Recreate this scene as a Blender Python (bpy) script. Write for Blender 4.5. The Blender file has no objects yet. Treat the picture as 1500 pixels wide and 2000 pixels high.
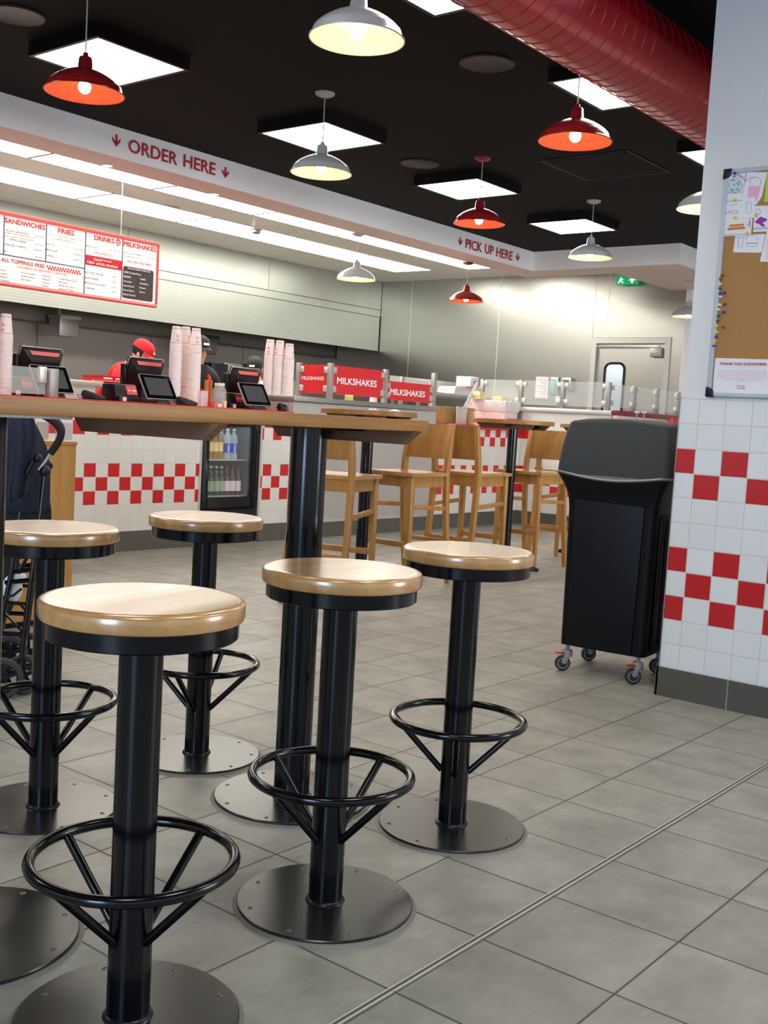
import bpy, bmesh, math, random
from mathutils import Vector, Matrix
random.seed(7)
PI = math.pi
SC = bpy.context.scene
COL = SC.collection

# ------------------------------------------------------------------ camera
H = 1.087
CAM = Vector((0, 0, H))
RT = Vector((0.62780, -0.77626, 0.05684))
FW = Vector((0.77715, 0.62335, -0.08500))
RT = (RT - FW * RT.dot(FW)).normalized(); FW.normalize()
UP = RT.cross(FW).normalized()
FPX = 2111.9
cd = bpy.data.cameras.new('camera'); cam = bpy.data.objects.new('camera', cd); COL.objects.link(cam)
cam.matrix_world = Matrix(((RT.x, UP.x, -FW.x, CAM.x), (RT.y, UP.y, -FW.y, CAM.y), (RT.z, UP.z, -FW.z, CAM.z), (0, 0, 0, 1)))
cd.sensor_fit = 'HORIZONTAL'; cd.sensor_width = 36; cd.lens = 36 * FPX / 1500
cd.clip_start = 0.05; cd.clip_end = 100
SC.camera = cam
# ------------------------------------------------------------------ world, exposure
SC.view_settings.view_transform = 'Standard'; SC.view_settings.look = 'None'
SC.view_settings.gamma = 1; SC.view_settings.exposure = 0.0
SC.view_settings.use_curve_mapping = False
wd = bpy.data.worlds.new('world'); SC.world = wd; wd.use_nodes = True
wd.node_tree.nodes['Background'].inputs[0].default_value = (0.82, 0.9, 1.0, 1)
wd.node_tree.nodes['Background'].inputs[1].default_value = 0.9
E_STRIP, E_BOARD, E_BULB = 12.0, 16.0, 40.0
def area(name, loc, direction, sx, sy, power, color):
    l = bpy.data.lights.new(name, 'AREA'); l.shape = 'RECTANGLE'; l.size = sx; l.size_y = sy; l.energy = power; l.color = color
    o = bpy.data.objects.new(name, l); COL.objects.link(o); o.location = loc
    o.rotation_euler = Vector(direction).to_track_quat('-Z', 'Y').to_euler(); return o
area('daylight_left', (-3.85, 0.0, 1.6), (1, 0.25, 0), 1.4, 2.2, 170, (0.5, 0.71, 1.0))
area('daylight_rear', (7.0, -2.85, 1.7), (-0.1, 1, 0.1), 5.0, 2.2, 330, (0.92, 0.96, 1.0))  # fill lamp added to brighten fascia and counter faces, mostly before solid wall

# ------------------------------------------------------------------ pixel -> point helpers (measuring the room from the camera position)
def ray(px, py): return RT * ((px - 750) / FPX) - UP * ((py - 1000) / FPX) + FW
def at_z(px, py, z=0.0): d = ray(px, py); return CAM + d * ((z - H) / d.z)
def at_x(px, py, x): d = ray(px, py); return CAM + d * (x / d.x)
def at_y(px, py, y): d = ray(px, py); return CAM + d * (y / d.y)
def at_d(px, py, dep): return CAM + ray(px, py) * dep

# ------------------------------------------------------------------ materials
def lin(v):
    v /= 255.0
    return v / 12.92 if v <= 0.04045 else ((v + 0.055) / 1.055) ** 2.4
def rgb(r, g, b): return (lin(r), lin(g), lin(b), 1)
class NT:
    def __init__(s, name):
        s.m = bpy.data.materials.new(name); s.m.use_nodes = True; s.t = s.m.node_tree
        s.b = s.t.nodes['Principled BSDF']
    def n(s, typ, **kw):
        n = s.t.nodes.new(typ)
        for k, v in kw.items():
            if k.startswith('_'): setattr(n, k[1:], v)
        return n
    def l(s, a, b): s.t.links.new(a, b)
    def math(s, op, a, b=None, c=None):
        n = s.n('ShaderNodeMath', _operation=op)
        for i, v in enumerate((a, b, c)):
            if v is None: continue
            if isinstance(v, (int, float)): n.inputs[i].default_value = v
            else: s.l(v, n.inputs[i])
        return n.outputs[0]
    def mix(s, f, a, b):
        n = s.n('ShaderNodeMix', _data_type='RGBA')
        for sock, v in ((n.inputs[0], f), (n.inputs[6], a), (n.inputs[7], b)):
            if isinstance(v, (int, float)): sock.default_value = v
            elif isinstance(v, tuple): sock.default_value = v
            else: s.l(v, sock)
        return n.outputs[2]
    def noise(s, vec, scale, detail=4, rough=0.5, dist=0.0):
        n = s.n('ShaderNodeTexNoise'); n.inputs['Scale'].default_value = scale; n.inputs['Detail'].default_value = detail
        n.inputs['Roughness'].default_value = rough; n.inputs['Distortion'].default_value = dist
        if vec is not None: s.l(vec, n.inputs['Vector'])
        return n.outputs[0]
    def mapping(s, vec, scale=(1, 1, 1), loc=(0, 0, 0), rot=(0, 0, 0)):
        n = s.n('ShaderNodeMapping'); n.inputs['Scale'].default_value = scale; n.inputs['Location'].default_value = loc; n.inputs['Rotation'].default_value = rot
        s.l(vec, n.inputs['Vector']); return n.outputs[0]
    def bump(s, h, strength=0.2, dist=0.002):
        n = s.n('ShaderNodeBump'); n.inputs['Strength'].default_value = strength; n.inputs['Distance'].default_value = dist
        s.l(h, n.inputs['Height']); s.l(n.outputs[0], s.b.inputs['Normal'])
    def ramp(s, f, stops):
        n = s.n('ShaderNodeValToRGB'); e = n.color_ramp.elements
        while len(e) < len(stops): e.new(0.5)
        for i, (p, c) in enumerate(stops): e[i].position = p; e[i].color = c
        s.l(f, n.inputs[0]); return n.outputs[0]
    def set(s, **kw):
        for k, v in kw.items():
            s.b.inputs[k.replace('_', ' ')].default_value = v
        return s
def plain(name, col, rough=0.5, metal=0.0, noise=0.06, scale=9.0, **kw):
    t = NT(name); t.set(Roughness=rough, Metallic=metal, **kw)
    tc = t.n('ShaderNodeTexCoord').outputs['Object']
    f = t.noise(tc, scale)
    a = tuple(min(1, v * (1 + noise)) for v in col[:3]) + (1,); b = tuple(v * (1 - noise) for v in col[:3]) + (1,)
    t.l(t.mix(f, b, a), t.b.inputs['Base Color'])
    return t.m
def emit(name, col, strength):
    t = NT(name); t.set(Roughness=0.5); t.b.inputs['Base Color'].default_value = col
    t.b.inputs['Emission Color'].default_value = col; t.b.inputs['Emission Strength'].default_value = strength
    return t.m
def wood(name, c1, c2, axis=0, rough=0.35, scale=1.0, plank=None, coat=0.0, paxis=1):
    t = NT(name); t.set(Roughness=rough); t.b.inputs['Coat Weight'].default_value = coat; t.b.inputs['Coat Roughness'].default_value = 0.12
    tc = t.n('ShaderNodeTexCoord').outputs['Object']
    vec = tc
    if plank:
        sp = t.n('ShaderNodeSeparateXYZ'); t.l(tc, sp.inputs[0])
        idx = t.math('FLOOR', t.math('DIVIDE', sp.outputs[paxis], plank))
        wn = t.n('ShaderNodeTexWhiteNoise', _noise_dimensions='1D'); t.l(idx, wn.inputs['W'])
        cb = t.n('ShaderNodeVectorMath', _operation='ADD'); t.l(tc, cb.inputs[0])
        sc = t.n('ShaderNodeVectorMath', _operation='SCALE'); t.l(wn.outputs['Color'], sc.inputs[0]); sc.inputs['Scale'].default_value = 7.0
        t.l(sc.outputs[0], cb.inputs[1]); vec = cb.outputs[0]
    s = [22 * scale] * 3; s[axis] = 1.6 * scale
    f = t.noise(t.mapping(vec, tuple(s)), 1.0, 6, 0.6, 0.6)
    s2 = [160 * scale] * 3; s2[axis] = 5 * scale
    g = t.noise(t.mapping(vec, tuple(s2)), 1.0, 2, 0.5)
    ff = t.math('ADD', t.math('MULTIPLY', f, 0.8), t.math('MULTIPLY', g, 0.25))
    col = t.ramp(ff, [(0.3, c2), (0.72, c1)])
    if plank:
        v = t.n('ShaderNodeHueSaturation'); t.l(col, v.inputs['Color'])
        t.l(t.math('ADD', t.math('MULTIPLY', wn.outputs['Value'], 0.32), 0.84), v.inputs['Value']); col = v.outputs[0]
    t.l(col, t.b.inputs['Base Color']); t.bump(g, 0.06, 0.001)
    return t.m
def steel(name, col, rough=0.32, brush=2, var=0.10, strength=0.08):
    t = NT(name); t.set(Metallic=1.0)
    tc = t.n('ShaderNodeTexCoord').outputs['Object']
    s = [140.0] * 3; s[brush] = 1.2
    g = t.noise(t.mapping(tc, tuple(s)), 1.0, 3)
    w = t.noise(tc, 1.3, 3)
    t.l(t.mix(w, tuple(v * (1 - var) for v in col[:3]) + (1,), col), t.b.inputs['Base Color'])
    t.l(t.math('ADD', t.math('MULTIPLY', g, 0.12), rough - 0.06), t.b.inputs['Roughness'])
    b = t.math('ADD', t.math('MULTIPLY', g, 0.15), t.math('MULTIPLY', w, 2.0))
    t.bump(b, strength, 0.01)
    return t.m
def tiles(name, pu, pv, ou, ov, redrows=(), parity=0, white=rgb(224, 222, 214), red=rgb(200, 38, 42), grout=rgb(205, 198, 190), g=0.018, lowrow=None):
    t = NT(name)
    uv = t.n('ShaderNodeUVMap', _uv_map='UVMap').outputs[0]
    sp = t.n('ShaderNodeSeparateXYZ'); t.l(uv, sp.inputs[0])
    U = t.math('DIVIDE', t.math('SUBTRACT', sp.outputs[0], ou), pu); V = t.math('DIVIDE', t.math('SUBTRACT', sp.outputs[1], ov), pv)
    cu, cv = t.math('FLOOR', U), t.math('FLOOR', V); fu, fv = t.math('SUBTRACT', U, cu), t.math('SUBTRACT', V, cv)
    du = t.math('MINIMUM', fu, t.math('SUBTRACT', 1.0, fu)); dv = t.math('MINIMUM', fv, t.math('SUBTRACT', 1.0, fv))
    d = t.math('MINIMUM', du, dv)
    gm = t.math('LESS_THAN', d, g)
    par = t.math('COMPARE', t.math('FLOORED_MODULO', t.math('ADD', t.math('ADD', cu, cv), float(parity)), 2.0), 0.0, 0.1)
    row = None
    for r in redrows:
        c = t.math('COMPARE', cv, float(r), 0.1); row = c if row is None else t.math('ADD', row, c)
    wn = t.n('ShaderNodeTexWhiteNoise', _noise_dimensions='2D'); cb = t.n('ShaderNodeCombineXYZ'); t.l(cu, cb.inputs[0]); t.l(cv, cb.inputs[1]); t.l(cb.outputs[0], wn.inputs['Vector'])
    wv = t.mix(wn.outputs['Value'], tuple(x * 0.95 for x in white[:3]) + (1,), white)
    col = wv
    if row is not None:
        rm = t.math('MULTIPLY', par, row); col = t.mix(rm, wv, red)
    t.l(t.mix(gm, col, grout), t.b.inputs['Base Color'])
    t.l(t.math('ADD', t.math('MULTIPLY', gm, 0.5), 0.22), t.b.inputs['Roughness'])
    t.bump(t.math('MINIMUM', t.math('MULTIPLY', d, 14.0), 1.0), 0.4, 0.0015)
    return t.m
def floor_mat():
    t = NT('slate_floor_tile')
    tc = t.n('ShaderNodeTexCoord').outputs['Object']
    sp = t.n('ShaderNodeSeparateXYZ'); t.l(tc, sp.inputs[0])
    U = t.math('DIVIDE', t.math('SUBTRACT', sp.outputs[0], 1.5905), 0.29885); V = t.math('DIVIDE', t.math('SUBTRACT', sp.outputs[1], 1.4873), 0.3074)
    cu, cv = t.math('FLOOR', U), t.math('FLOOR', V); fu, fv = t.math('SUBTRACT', U, cu), t.math('SUBTRACT', V, cv)
    du = t.math('MINIMUM', fu, t.math('SUBTRACT', 1.0, fu)); dv = t.math('MINIMUM', fv, t.math('SUBTRACT', 1.0, fv))
    d = t.math('MINIMUM', du, dv); gm = t.math('LESS_THAN', d, 0.0075)
    wn = t.n('ShaderNodeTexWhiteNoise', _noise_dimensions='2D'); cb = t.n('ShaderNodeCombineXYZ'); t.l(cu, cb.inputs[0]); t.l(cv, cb.inputs[1]); t.l(cb.outputs[0], wn.inputs['Vector'])
    add = t.n('ShaderNodeVectorMath', _operation='ADD'); sc = t.n('ShaderNodeVectorMath', _operation='SCALE'); t.l(wn.outputs['Color'], sc.inputs[0]); sc.inputs['Scale'].default_value = 5.0
    t.l(tc, add.inputs[0]); t.l(sc.outputs[0], add.inputs[1])
    n1 = t.noise(add.outputs[0], 6.0, 6, 0.6); n2 = t.noise(t.mapping(add.outputs[0], (1, 2.2, 1)), 22.0, 4, 0.6, 0.4)
    base = t.ramp(t.math('ADD', t.math('MULTIPLY', n1, 0.75), t.math('MULTIPLY', n2, 0.25)), [(0.32, rgb(126, 124, 114)), (0.68, rgb(164, 161, 150))])
    hs = t.n('ShaderNodeHueSaturation'); t.l(base, hs.inputs['Color']); t.l(t.math('ADD', t.math('MULTIPLY', wn.outputs['Value'], 0.16), 0.92), hs.inputs['Value'])
    t.l(t.mix(gm, hs.outputs[0], rgb(66, 62, 56)), t.b.inputs['Base Color'])
    t.l(t.math('ADD', t.math('MULTIPLY', n2, 0.2), 0.36), t.b.inputs['Roughness'])
    hgt = t.math('ADD', t.math('MULTIPLY', t.math('MINIMUM', t.math('MULTIPLY', d, 60.0), 1.0), 0.5), t.math('MULTIPLY', n2, t.math('MULTIPLY', t.math('POWER', wn.outputs['Value'], 3.0), 2.6)))
    t.bump(hgt, 0.5, 0.007)
    return t.m
def glass(name, col=(0.9, 0.97, 0.95, 1), rough=0.02, alpha=0.22):
    t = NT(name); t.set(Roughness=rough); t.b.inputs['Base Color'].default_value = col
    t.b.inputs['Alpha'].default_value = alpha; t.b.inputs['Specular IOR Level'].default_value = 0.6
    return t.m

M = {}
M['floor'] = floor_mat()
M['white_wall'] = plain('white_painted_wall', rgb(222, 222, 224), 0.6, noise=0.015)
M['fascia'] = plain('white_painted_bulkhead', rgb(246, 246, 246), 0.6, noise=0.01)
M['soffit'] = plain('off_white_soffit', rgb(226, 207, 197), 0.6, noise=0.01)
M['black_ceiling'] = plain('black_painted_ceiling', rgb(13, 11, 11), 0.8, noise=0.1, scale=3, Specular_IOR_Level=0.2)
M['kitchen_ceiling'] = tiles('white_ceiling_tile', 1.26, 0.62, 4.98, 7.32, (), white=rgb(240, 234, 224), grout=rgb(170, 165, 156), g=0.006)
M['steel_wall'] = steel('brushed_steel_wall', (0.44, 0.435, 0.405, 1), 0.3, 1, strength=0.12)
M['steel'] = steel('brushed_steel', (0.47, 0.455, 0.435, 1), 0.42, 0)
M['steel_pale'] = steel('pale_clamp_steel', (0.8, 0.79, 0.76, 1), 0.45, 2)
M['alu'] = plain('anodised_aluminium', rgb(175, 172, 170), 0.4, 0.6, noise=0.03)
M['cook_wall'] = steel('dull_cookline_steel', (0.40, 0.36, 0.34, 1), 0.5, 2)
M['dark_steel'] = steel('dark_hood_steel', (0.22, 0.20, 0.18, 1), 0.45, 0)
M['hood_panel'] = None
M['black_metal'] = plain('black_powder_coated_steel', rgb(6, 8, 13), 0.17, 0.0, noise=0.1, Specular_IOR_Level=0.42)
M['base_plate'] = plain('grey_black_steel_plate', rgb(72, 72, 70), 0.27, 0.88, noise=0.08, scale=5)
M['sealant'] = plain('clear_grey_sealant', rgb(120, 118, 110), 0.5, noise=0.05)
M['weld'] = plain('dark_weld_bead', rgb(40, 40, 40), 0.3, 0.6, noise=0.5, scale=60)
M['screw'] = plain('screw_steel', rgb(120, 116, 108), 0.35, 0.9)
M['seat_wood'] = wood('lacquered_oak_seat', rgb(214, 166, 100), rgb(178, 124, 64), 0, 0.28, coat=1.0, plank=0.055)
M['seat_wood'].node_tree.nodes['Principled BSDF'].inputs['Coat IOR'].default_value = 1.7
M['seat_wood'].node_tree.nodes['Principled BSDF'].inputs['Coat Roughness'].default_value = 0.2
M['table_wood'] = wood('oiled_oak_table', rgb(178, 126, 60), rgb(126, 82, 36), 0, 0.42)
M['batten_wood'] = wood('dark_oak_batten', rgb(132, 100, 76), rgb(96, 68, 48), 1, 0.5)
M['chair_wood'] = wood('oak_chair', rgb(188, 136, 66), rgb(148, 100, 44), 2, 0.38, coat=0.15)
M['chair_back'] = wood('oak_stave_back', rgb(190, 138, 68), rgb(140, 94, 40), 2, 0.35, plank=0.062, coat=0.2)
M['chair_seat'] = wood('oak_chair_seat', rgb(198, 150, 84), rgb(160, 112, 54), 0, 0.3, coat=0.3)
M['cabinet_wood'] = wood('oak_veneer', rgb(200, 152, 86), rgb(172, 122, 60), 2, 0.45)
M['plinth'] = plain('dark_grey_slate_plinth', rgb(88, 86, 80), 0.5, noise=0.2, scale=7)
M['red'] = plain('glossy_red_laminate', rgb(196, 34, 40), 0.3, noise=0.03)
M['red_sign'] = plain('red_acrylic_sign', rgb(214, 40, 44), 0.35, noise=0.02)
M['red_frame'] = plain('red_sign_frame', rgb(226, 72, 68), 0.4, noise=0.02)
M['sign_white'] = emit('backlit_sign_face', (0.86, 0.84, 0.79, 1), 0.45)  # faint glow put into the menu face to lift its white
M['ink_red'] = plain('red_ink', rgb(214, 48, 50), 0.5, noise=0.02)
M['ink_grey'] = plain('grey_ink', rgb(105, 103, 100), 0.6, noise=0.02)
M['ink_navy'] = plain('navy_rule_line', rgb(70, 70, 105), 0.5, noise=0.02)
M['ink_black'] = plain('charcoal_panel', rgb(70, 62, 60), 0.5, noise=0.02)
M['ink_fascia'] = plain('crimson_vinyl_letter', rgb(185, 40, 50), 0.5, noise=0.02)
M['ink_white'] = plain('white_vinyl_letter', rgb(245, 240, 240), 0.5, noise=0.01)
M['black_plastic'] = plain('black_plastic', rgb(14, 13, 15), 0.38, noise=0.05, Specular_IOR_Level=0.35)
M['bin_plastic'] = plain('black_moulded_plastic', rgb(8, 9, 13), 0.45, noise=0.08, Specular_IOR_Level=0.2)
M['bin_hood'] = plain('charcoal_textured_plastic', rgb(56, 57, 57), 0.6, noise=0.06, scale=60, Specular_IOR_Level=0.3)
M['grey_plastic'] = plain('grey_plastic', rgb(150, 152, 155), 0.45)
M['tyre'] = plain('dark_rubber', rgb(48, 48, 50), 0.7)
M['chrome'] = plain('chrome', rgb(215, 215, 215), 0.15, 1.0, noise=0.02)
M['screen'] = plain('dark_glass_screen', rgb(30, 30, 34), 0.08)
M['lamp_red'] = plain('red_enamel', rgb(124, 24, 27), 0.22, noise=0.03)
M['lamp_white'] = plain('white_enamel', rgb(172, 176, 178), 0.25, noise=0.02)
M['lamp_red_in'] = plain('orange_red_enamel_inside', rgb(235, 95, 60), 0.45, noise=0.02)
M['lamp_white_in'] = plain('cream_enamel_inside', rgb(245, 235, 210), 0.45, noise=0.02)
M['cord'] = plain('pale_cord', rgb(190, 180, 178), 0.5)
M['bulb'] = emit('lit_bulb', (1.0, 0.80, 0.52, 1), E_BULB)
M['strip'] = emit('lit_ceiling_panel', (1.0, 0.97, 0.88, 1), E_STRIP)
M['board'] = emit('lit_square_panel', (1.0, 0.98, 0.92, 1), E_BOARD)
M['duct'] = None
M['glass'] = glass('clear_glass')
M['glass_thin'] = glass('clear_jar_plastic', alpha=0.25)
M['cup'] = plain('white_waxed_paper', rgb(240, 228, 222), 0.5, noise=0.02)
M['skin'] = plain('skin', rgb(214, 160, 128), 0.5, noise=0.04)
M['hair'] = plain('black_hair', rgb(22, 18, 18), 0.6)
M['cloth_red'] = plain('red_cotton', rgb(222, 36, 46), 0.85, noise=0.08)
M['cloth_black'] = plain('black_cotton', rgb(30, 32, 34), 0.85, noise=0.08)
M['cloth_white'] = plain('white_cotton', rgb(228, 228, 228), 0.85, noise=0.04)
M['navy'] = plain('navy_fabric', rgb(30, 36, 56), 0.9, noise=0.25, scale=5)
M['dark_fabric'] = plain('black_fabric', rgb(22, 22, 26), 0.9, noise=0.1)
M['cardboard'] = plain('brown_paper_card', rgb(226, 210, 160), 0.8, noise=0.12)
M['paper'] = plain('white_paper', rgb(232, 232, 238), 0.7, noise=0.02)
M['plastic_white'] = plain('white_plastic', rgb(225, 222, 216), 0.4)
M['crate'] = plain('pale_pink_plastic', rgb(240, 212, 208), 0.35, noise=0.05)
M['liner'] = plain('clear_white_liner', rgb(222, 214, 210), 0.3, noise=0.12, scale=14)
M['cork'] = plain('cork_board', rgb(170, 125, 75), 0.9, noise=0.22, scale=160)
M['green_sign'] = emit('green_exit_sign', (0.0, 0.42, 0.15, 1), 0.5)
M['green_sign_w'] = emit('white_exit_symbol', (0.75, 1.0, 0.9, 1), 1.0)

def hood_mat():
    t = NT('perforated_hood_panel'); t.set(Metallic=0.7, Roughness=0.36)
    uv = t.n('ShaderNodeUVMap', _uv_map='UVMap').outputs[0]
    sp = t.n('ShaderNodeSeparateXYZ'); t.l(uv, sp.inputs[0])
    p = 0.03
    U = t.math('DIVIDE', sp.outputs[0], p); V = t.math('DIVIDE', sp.outputs[1], p)
    V2 = t.math('FLOOR', V); U2 = t.math('ADD', U, t.math('MULTIPLY', t.math('FLOORED_MODULO', V2, 2.0), 0.5))
    fu = t.math('SUBTRACT', t.math('FRACT', U2), 0.5); fv = t.math('SUBTRACT', t.math('FRACT', V), 0.5)
    r = t.math('SQRT', t.math('ADD', t.math('MULTIPLY', fu, fu), t.math('MULTIPLY', fv, fv)))
    hole = t.math('MULTIPLY', t.math('LESS_THAN', r, 0.21), t.math('LESS_THAN', sp.outputs[1], 2.57))
    tc = t.n('ShaderNodeTexCoord').outputs['Object']
    n = t.noise(tc, 1.2, 3)
    base = t.mix(n, rgb(168, 172, 163), rgb(190, 194, 184))
    t.l(t.mix(hole, base, rgb(152, 155, 146)), t.b.inputs['Base Color'])
    return t.m
M['hood_panel'] = hood_mat()
def duct_mat():
    t = NT('glossy_red_spiral_duct'); t.set(Roughness=0.16, Metallic=0.25); t.b.inputs['Coat Weight'].default_value = 0.6; t.b.inputs['Coat Roughness'].default_value = 0.08
    tc = t.n('ShaderNodeTexCoord').outputs['Object']
    n = t.noise(tc, 5.0, 3)
    t.l(t.mix(n, rgb(168, 16, 34), rgb(190, 24, 44)), t.b.inputs['Base Color'])
    w = t.noise(t.mapping(tc, (14, 60, 60)), 1.0, 2, 0.5)
    t.bump(w, 0.12, 0.004)
    return t.m
M['duct'] = duct_mat()
def cup_mat():
    t = NT('paper_cup_print'); t.set(Roughness=0.5)
    uv = t.n('ShaderNodeUVMap', _uv_map='UVMap').outputs[0]
    sp = t.n('ShaderNodeSeparateXYZ'); t.l(uv, sp.inputs[0])
    u, v = sp.outputs[0], sp.outputs[1]
    cu = t.math('FLOOR', t.math('MULTIPLY', u, 40.0)); cv = t.math('FLOOR', t.math('DIVIDE', v, 0.004))
    par = t.math('COMPARE', t.math('FLOORED_MODULO', t.math('ADD', cu, cv), 2.0), 0.0, 0.1)
    def band(a, b): return t.math('MULTIPLY', t.math('GREATER_THAN', v, a), t.math('LESS_THAN', v, b))
    chk = t.math('MULTIPLY', par, t.math('ADD', band(0.0155, 0.0235), band(0.127, 0.136)))
    bn = t.n('ShaderNodeTexNoise'); bn.inputs['Scale'].default_value = 1.0
    mp = t.mapping(uv, (60, 220, 1)); t.l(mp, bn.inputs['Vector'])
    uu = t.math('ABSOLUTE', t.math('SUBTRACT', t.math('FRACT', t.math('MULTIPLY', u, 3.0)), 0.5))
    blk = t.math('MULTIPLY', t.math('MULTIPLY', t.math('LESS_THAN', uu, 0.16), t.math('ADD', band(0.03, 0.05), band(0.062, 0.085))), t.math('GREATER_THAN', bn.outputs[0], 0.5))
    col = t.mix(t.math('MINIMUM', t.math('ADD', chk, blk), 1.0), rgb(242, 230, 224), rgb(226, 90, 84))
    t.l(col, t.b.inputs['Base Color'])
    return t.m
M['cup_print'] = cup_mat()

# ------------------------------------------------------------------ geometry helpers
class MB:
    def __init__(s): s.v = []; s.f = []; s.uv = None
    def add(s, vs, fs):
        o = len(s.v); s.v += [tuple(v) for v in vs]; s.f += [tuple(i + o for i in f) for f in fs]; return s
    def box(s, c, size, rz=0.0, ax=None):
        x, y, z = (d / 2 for d in size); vs = []
        R = Matrix.Rotation(rz, 3, 'Z') if ax is None else ax
        for k in (-1, 1):
            for i, j in ((-1, -1), (1, -1), (1, 1), (-1, 1)):
                vs.append(Vector(c) + R @ Vector((i * x, j * y, k * z)))
        return s.add(vs, [(3, 2, 1, 0), (4, 5, 6, 7), (0, 1, 5, 4), (1, 2, 6, 5), (2, 3, 7, 6), (3, 0, 4, 7)])
    def bx(s, a, b): return s.box([(a[i] + b[i]) / 2 for i in range(3)], [abs(b[i] - a[i]) for i in range(3)])
    def bar(s, p0, p1, w, d, up=(0, 0, 1)):
        p0, p1 = Vector(p0), Vector(p1); z = (p1 - p0); L = z.length; z.normalize(); x = Vector(up).cross(z)
        if x.length < 1e-4: x = Vector((1, 0, 0))
        x.normalize(); y = z.cross(x); R = Matrix((x, y, z)).transposed()
        return s.box((p0 + p1) / 2, (w, d, L), ax=R)
    def taper(s, p0, p1, w0, w1, d0=None, d1=None, xa=(1, 0, 0)):
        d0 = d0 or w0; d1 = d1 or w1; x = Vector(xa); y = Vector((0, 0, 1)).cross(x).normalized(); vs = []
        for p, w, d in ((p0, w0, d0), (p1, w1, d1)):
            for i, j in ((-1, -1), (1, -1), (1, 1), (-1, 1)): vs.append(Vector(p) + x * (i * w / 2) + y * (j * d / 2))
        return s.add(vs, [(3, 2, 1, 0), (4, 5, 6, 7), (0, 1, 5, 4), (1, 2, 6, 5), (2, 3, 7, 6), (3, 0, 4, 7)])
    def loft(s, secs, cap=True, closed=True):
        n = len(secs[0]); vs = [p for sec in secs for p in sec]; fs = []
        for k in range(len(secs) - 1):
            for i in range(n if closed else n - 1):
                j = (i + 1) % n; fs.append((k * n + i, k * n + j, (k + 1) * n + j, (k + 1) * n + i))
        if cap: fs.append(tuple(range(n - 1, -1, -1))); fs.append(tuple((len(secs) - 1) * n + i for i in range(n)))
        return s.add(vs, fs)
    def lathe(s, prof, c=(0, 0, 0), n=32, cap=False, R=None):
        secs = []
        for r, z in prof:
            sec = []
            for i in range(n):
                a = 2 * PI * i / n; p = Vector((r * math.cos(a), r * math.sin(a), z))
                if R: p = R @ p
                sec.append(Vector(c) + p)
            secs.append(sec)
        return s.loft(secs, cap)
    def tube(s, pts, r, n=10, closed=False, cap=True):
        pts = [Vector(p) for p in pts]; m = len(pts); secs = []; rs = r if isinstance(r, (list, tuple)) else [r] * m
        t0 = (pts[1] - pts[0]).normalized(); x = t0.cross(Vector((0, 0, 1)))
        if x.length < 1e-3: x = t0.cross(Vector((1, 0, 0)))
        x.normalize()
        for i in range(m):
            if closed: t = (pts[(i + 1) % m] - pts[i - 1]).normalized()
            elif i == 0: t = t0
            elif i == m - 1: t = (pts[-1] - pts[-2]).normalized()
            else: t = (pts[i + 1] - pts[i - 1]).normalized()
            x = (x - t * x.dot(t)).normalized(); y = t.cross(x)
            secs.append([pts[i] + (x * math.cos(2 * PI * k / n) + y * math.sin(2 * PI * k / n)) * rs[i] for k in range(n)])
        if closed: secs.append(secs[0]); return s.loft(secs, False)
        return s.loft(secs, cap)
    def sphere(s, c, r, n=16, sc=(1, 1, 1)):
        prof = [(max(1e-4, r * math.sin(PI * k / (n // 2))), -r * math.cos(PI * k / (n // 2))) for k in range(n // 2 + 1)]
        secs = [[Vector(c) + Vector((rr * math.cos(2 * PI * i / n) * sc[0], rr * math.sin(2 * PI * i / n) * sc[1], z * sc[2])) for i in range(n)] for rr, z in prof]
        return s.loft(secs, False)
    def poly(s, pts, th, nrm):
        n = len(pts); nv = Vector(nrm).normalized() * th; a = [Vector(p) for p in pts]; b = [p + nv for p in a]
        return s.loft([a, b], True)
def build(name, mb, mat, parent=None, smooth=True, bevel=0.0, segs=2, world=False, uvfix=None, sub=0):
    me = bpy.data.meshes.new(name); bm = bmesh.new()
    vs = [bm.verts.new(v) for v in mb.v]
    for f in mb.f:
        try: bm.faces.new([vs[i] for i in f])
        except ValueError: pass
    bmesh.ops.recalc_face_normals(bm, faces=bm.faces)
    if bevel > 0:
        bmesh.ops.remove_doubles(bm, verts=bm.verts, dist=1e-6)
        es = [e for e in bm.edges if len(e.link_faces) == 2 and e.calc_face_angle(0) > 0.6]
        bmesh.ops.bevel(bm, geom=es, offset=bevel, segments=segs, affect='EDGES', profile=0.5, clamp_overlap=True)
    uvl = bm.loops.layers.uv.new('UVMap')
    for f in bm.faces:
        nx, ny, nz = (abs(c) for c in f.normal)
        for lp in f.loops:
            c = lp.vert.co
            lp[uvl].uv = (c.x, c.y) if nz >= nx and nz >= ny else ((c.y, c.z) if nx >= ny else (c.x, c.z))
        if uvfix: uvfix(f, uvl)
        f.smooth = smooth
    bm.to_mesh(me); bm.free()
    if smooth: me.set_sharp_from_angle(angle=math.radians(38))
    me.materials.append(mat)
    o = bpy.data.objects.new(name, me); COL.objects.link(o)
    if parent:
        o.parent = parent
        if world: o.matrix_parent_inverse = root_matrix(parent).inverted()
    if sub:
        md = o.modifiers.new('s', 'SUBSURF'); md.levels = sub; md.render_levels = sub
    return o
def root_matrix(o):
    m = o.matrix_parent_inverse @ o.matrix_basis if o.parent else o.matrix_basis.copy()
    return root_matrix(o.parent) @ m if o.parent else m
def tag(o, label=None, cat=None, group=None, kind=None):
    if label: o['label'] = label
    if cat: o['category'] = cat
    if group: o['group'] = group
    if kind: o['kind'] = kind
    return o
def thing(name, label, cat, loc=(0, 0, 0), rz=0.0, group=None):
    o = bpy.data.objects.new(name, None); COL.objects.link(o); o.location = loc; o.rotation_euler = (0, 0, rz)
    o.empty_display_size = 0.1
    return tag(o, label, cat, group)
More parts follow.
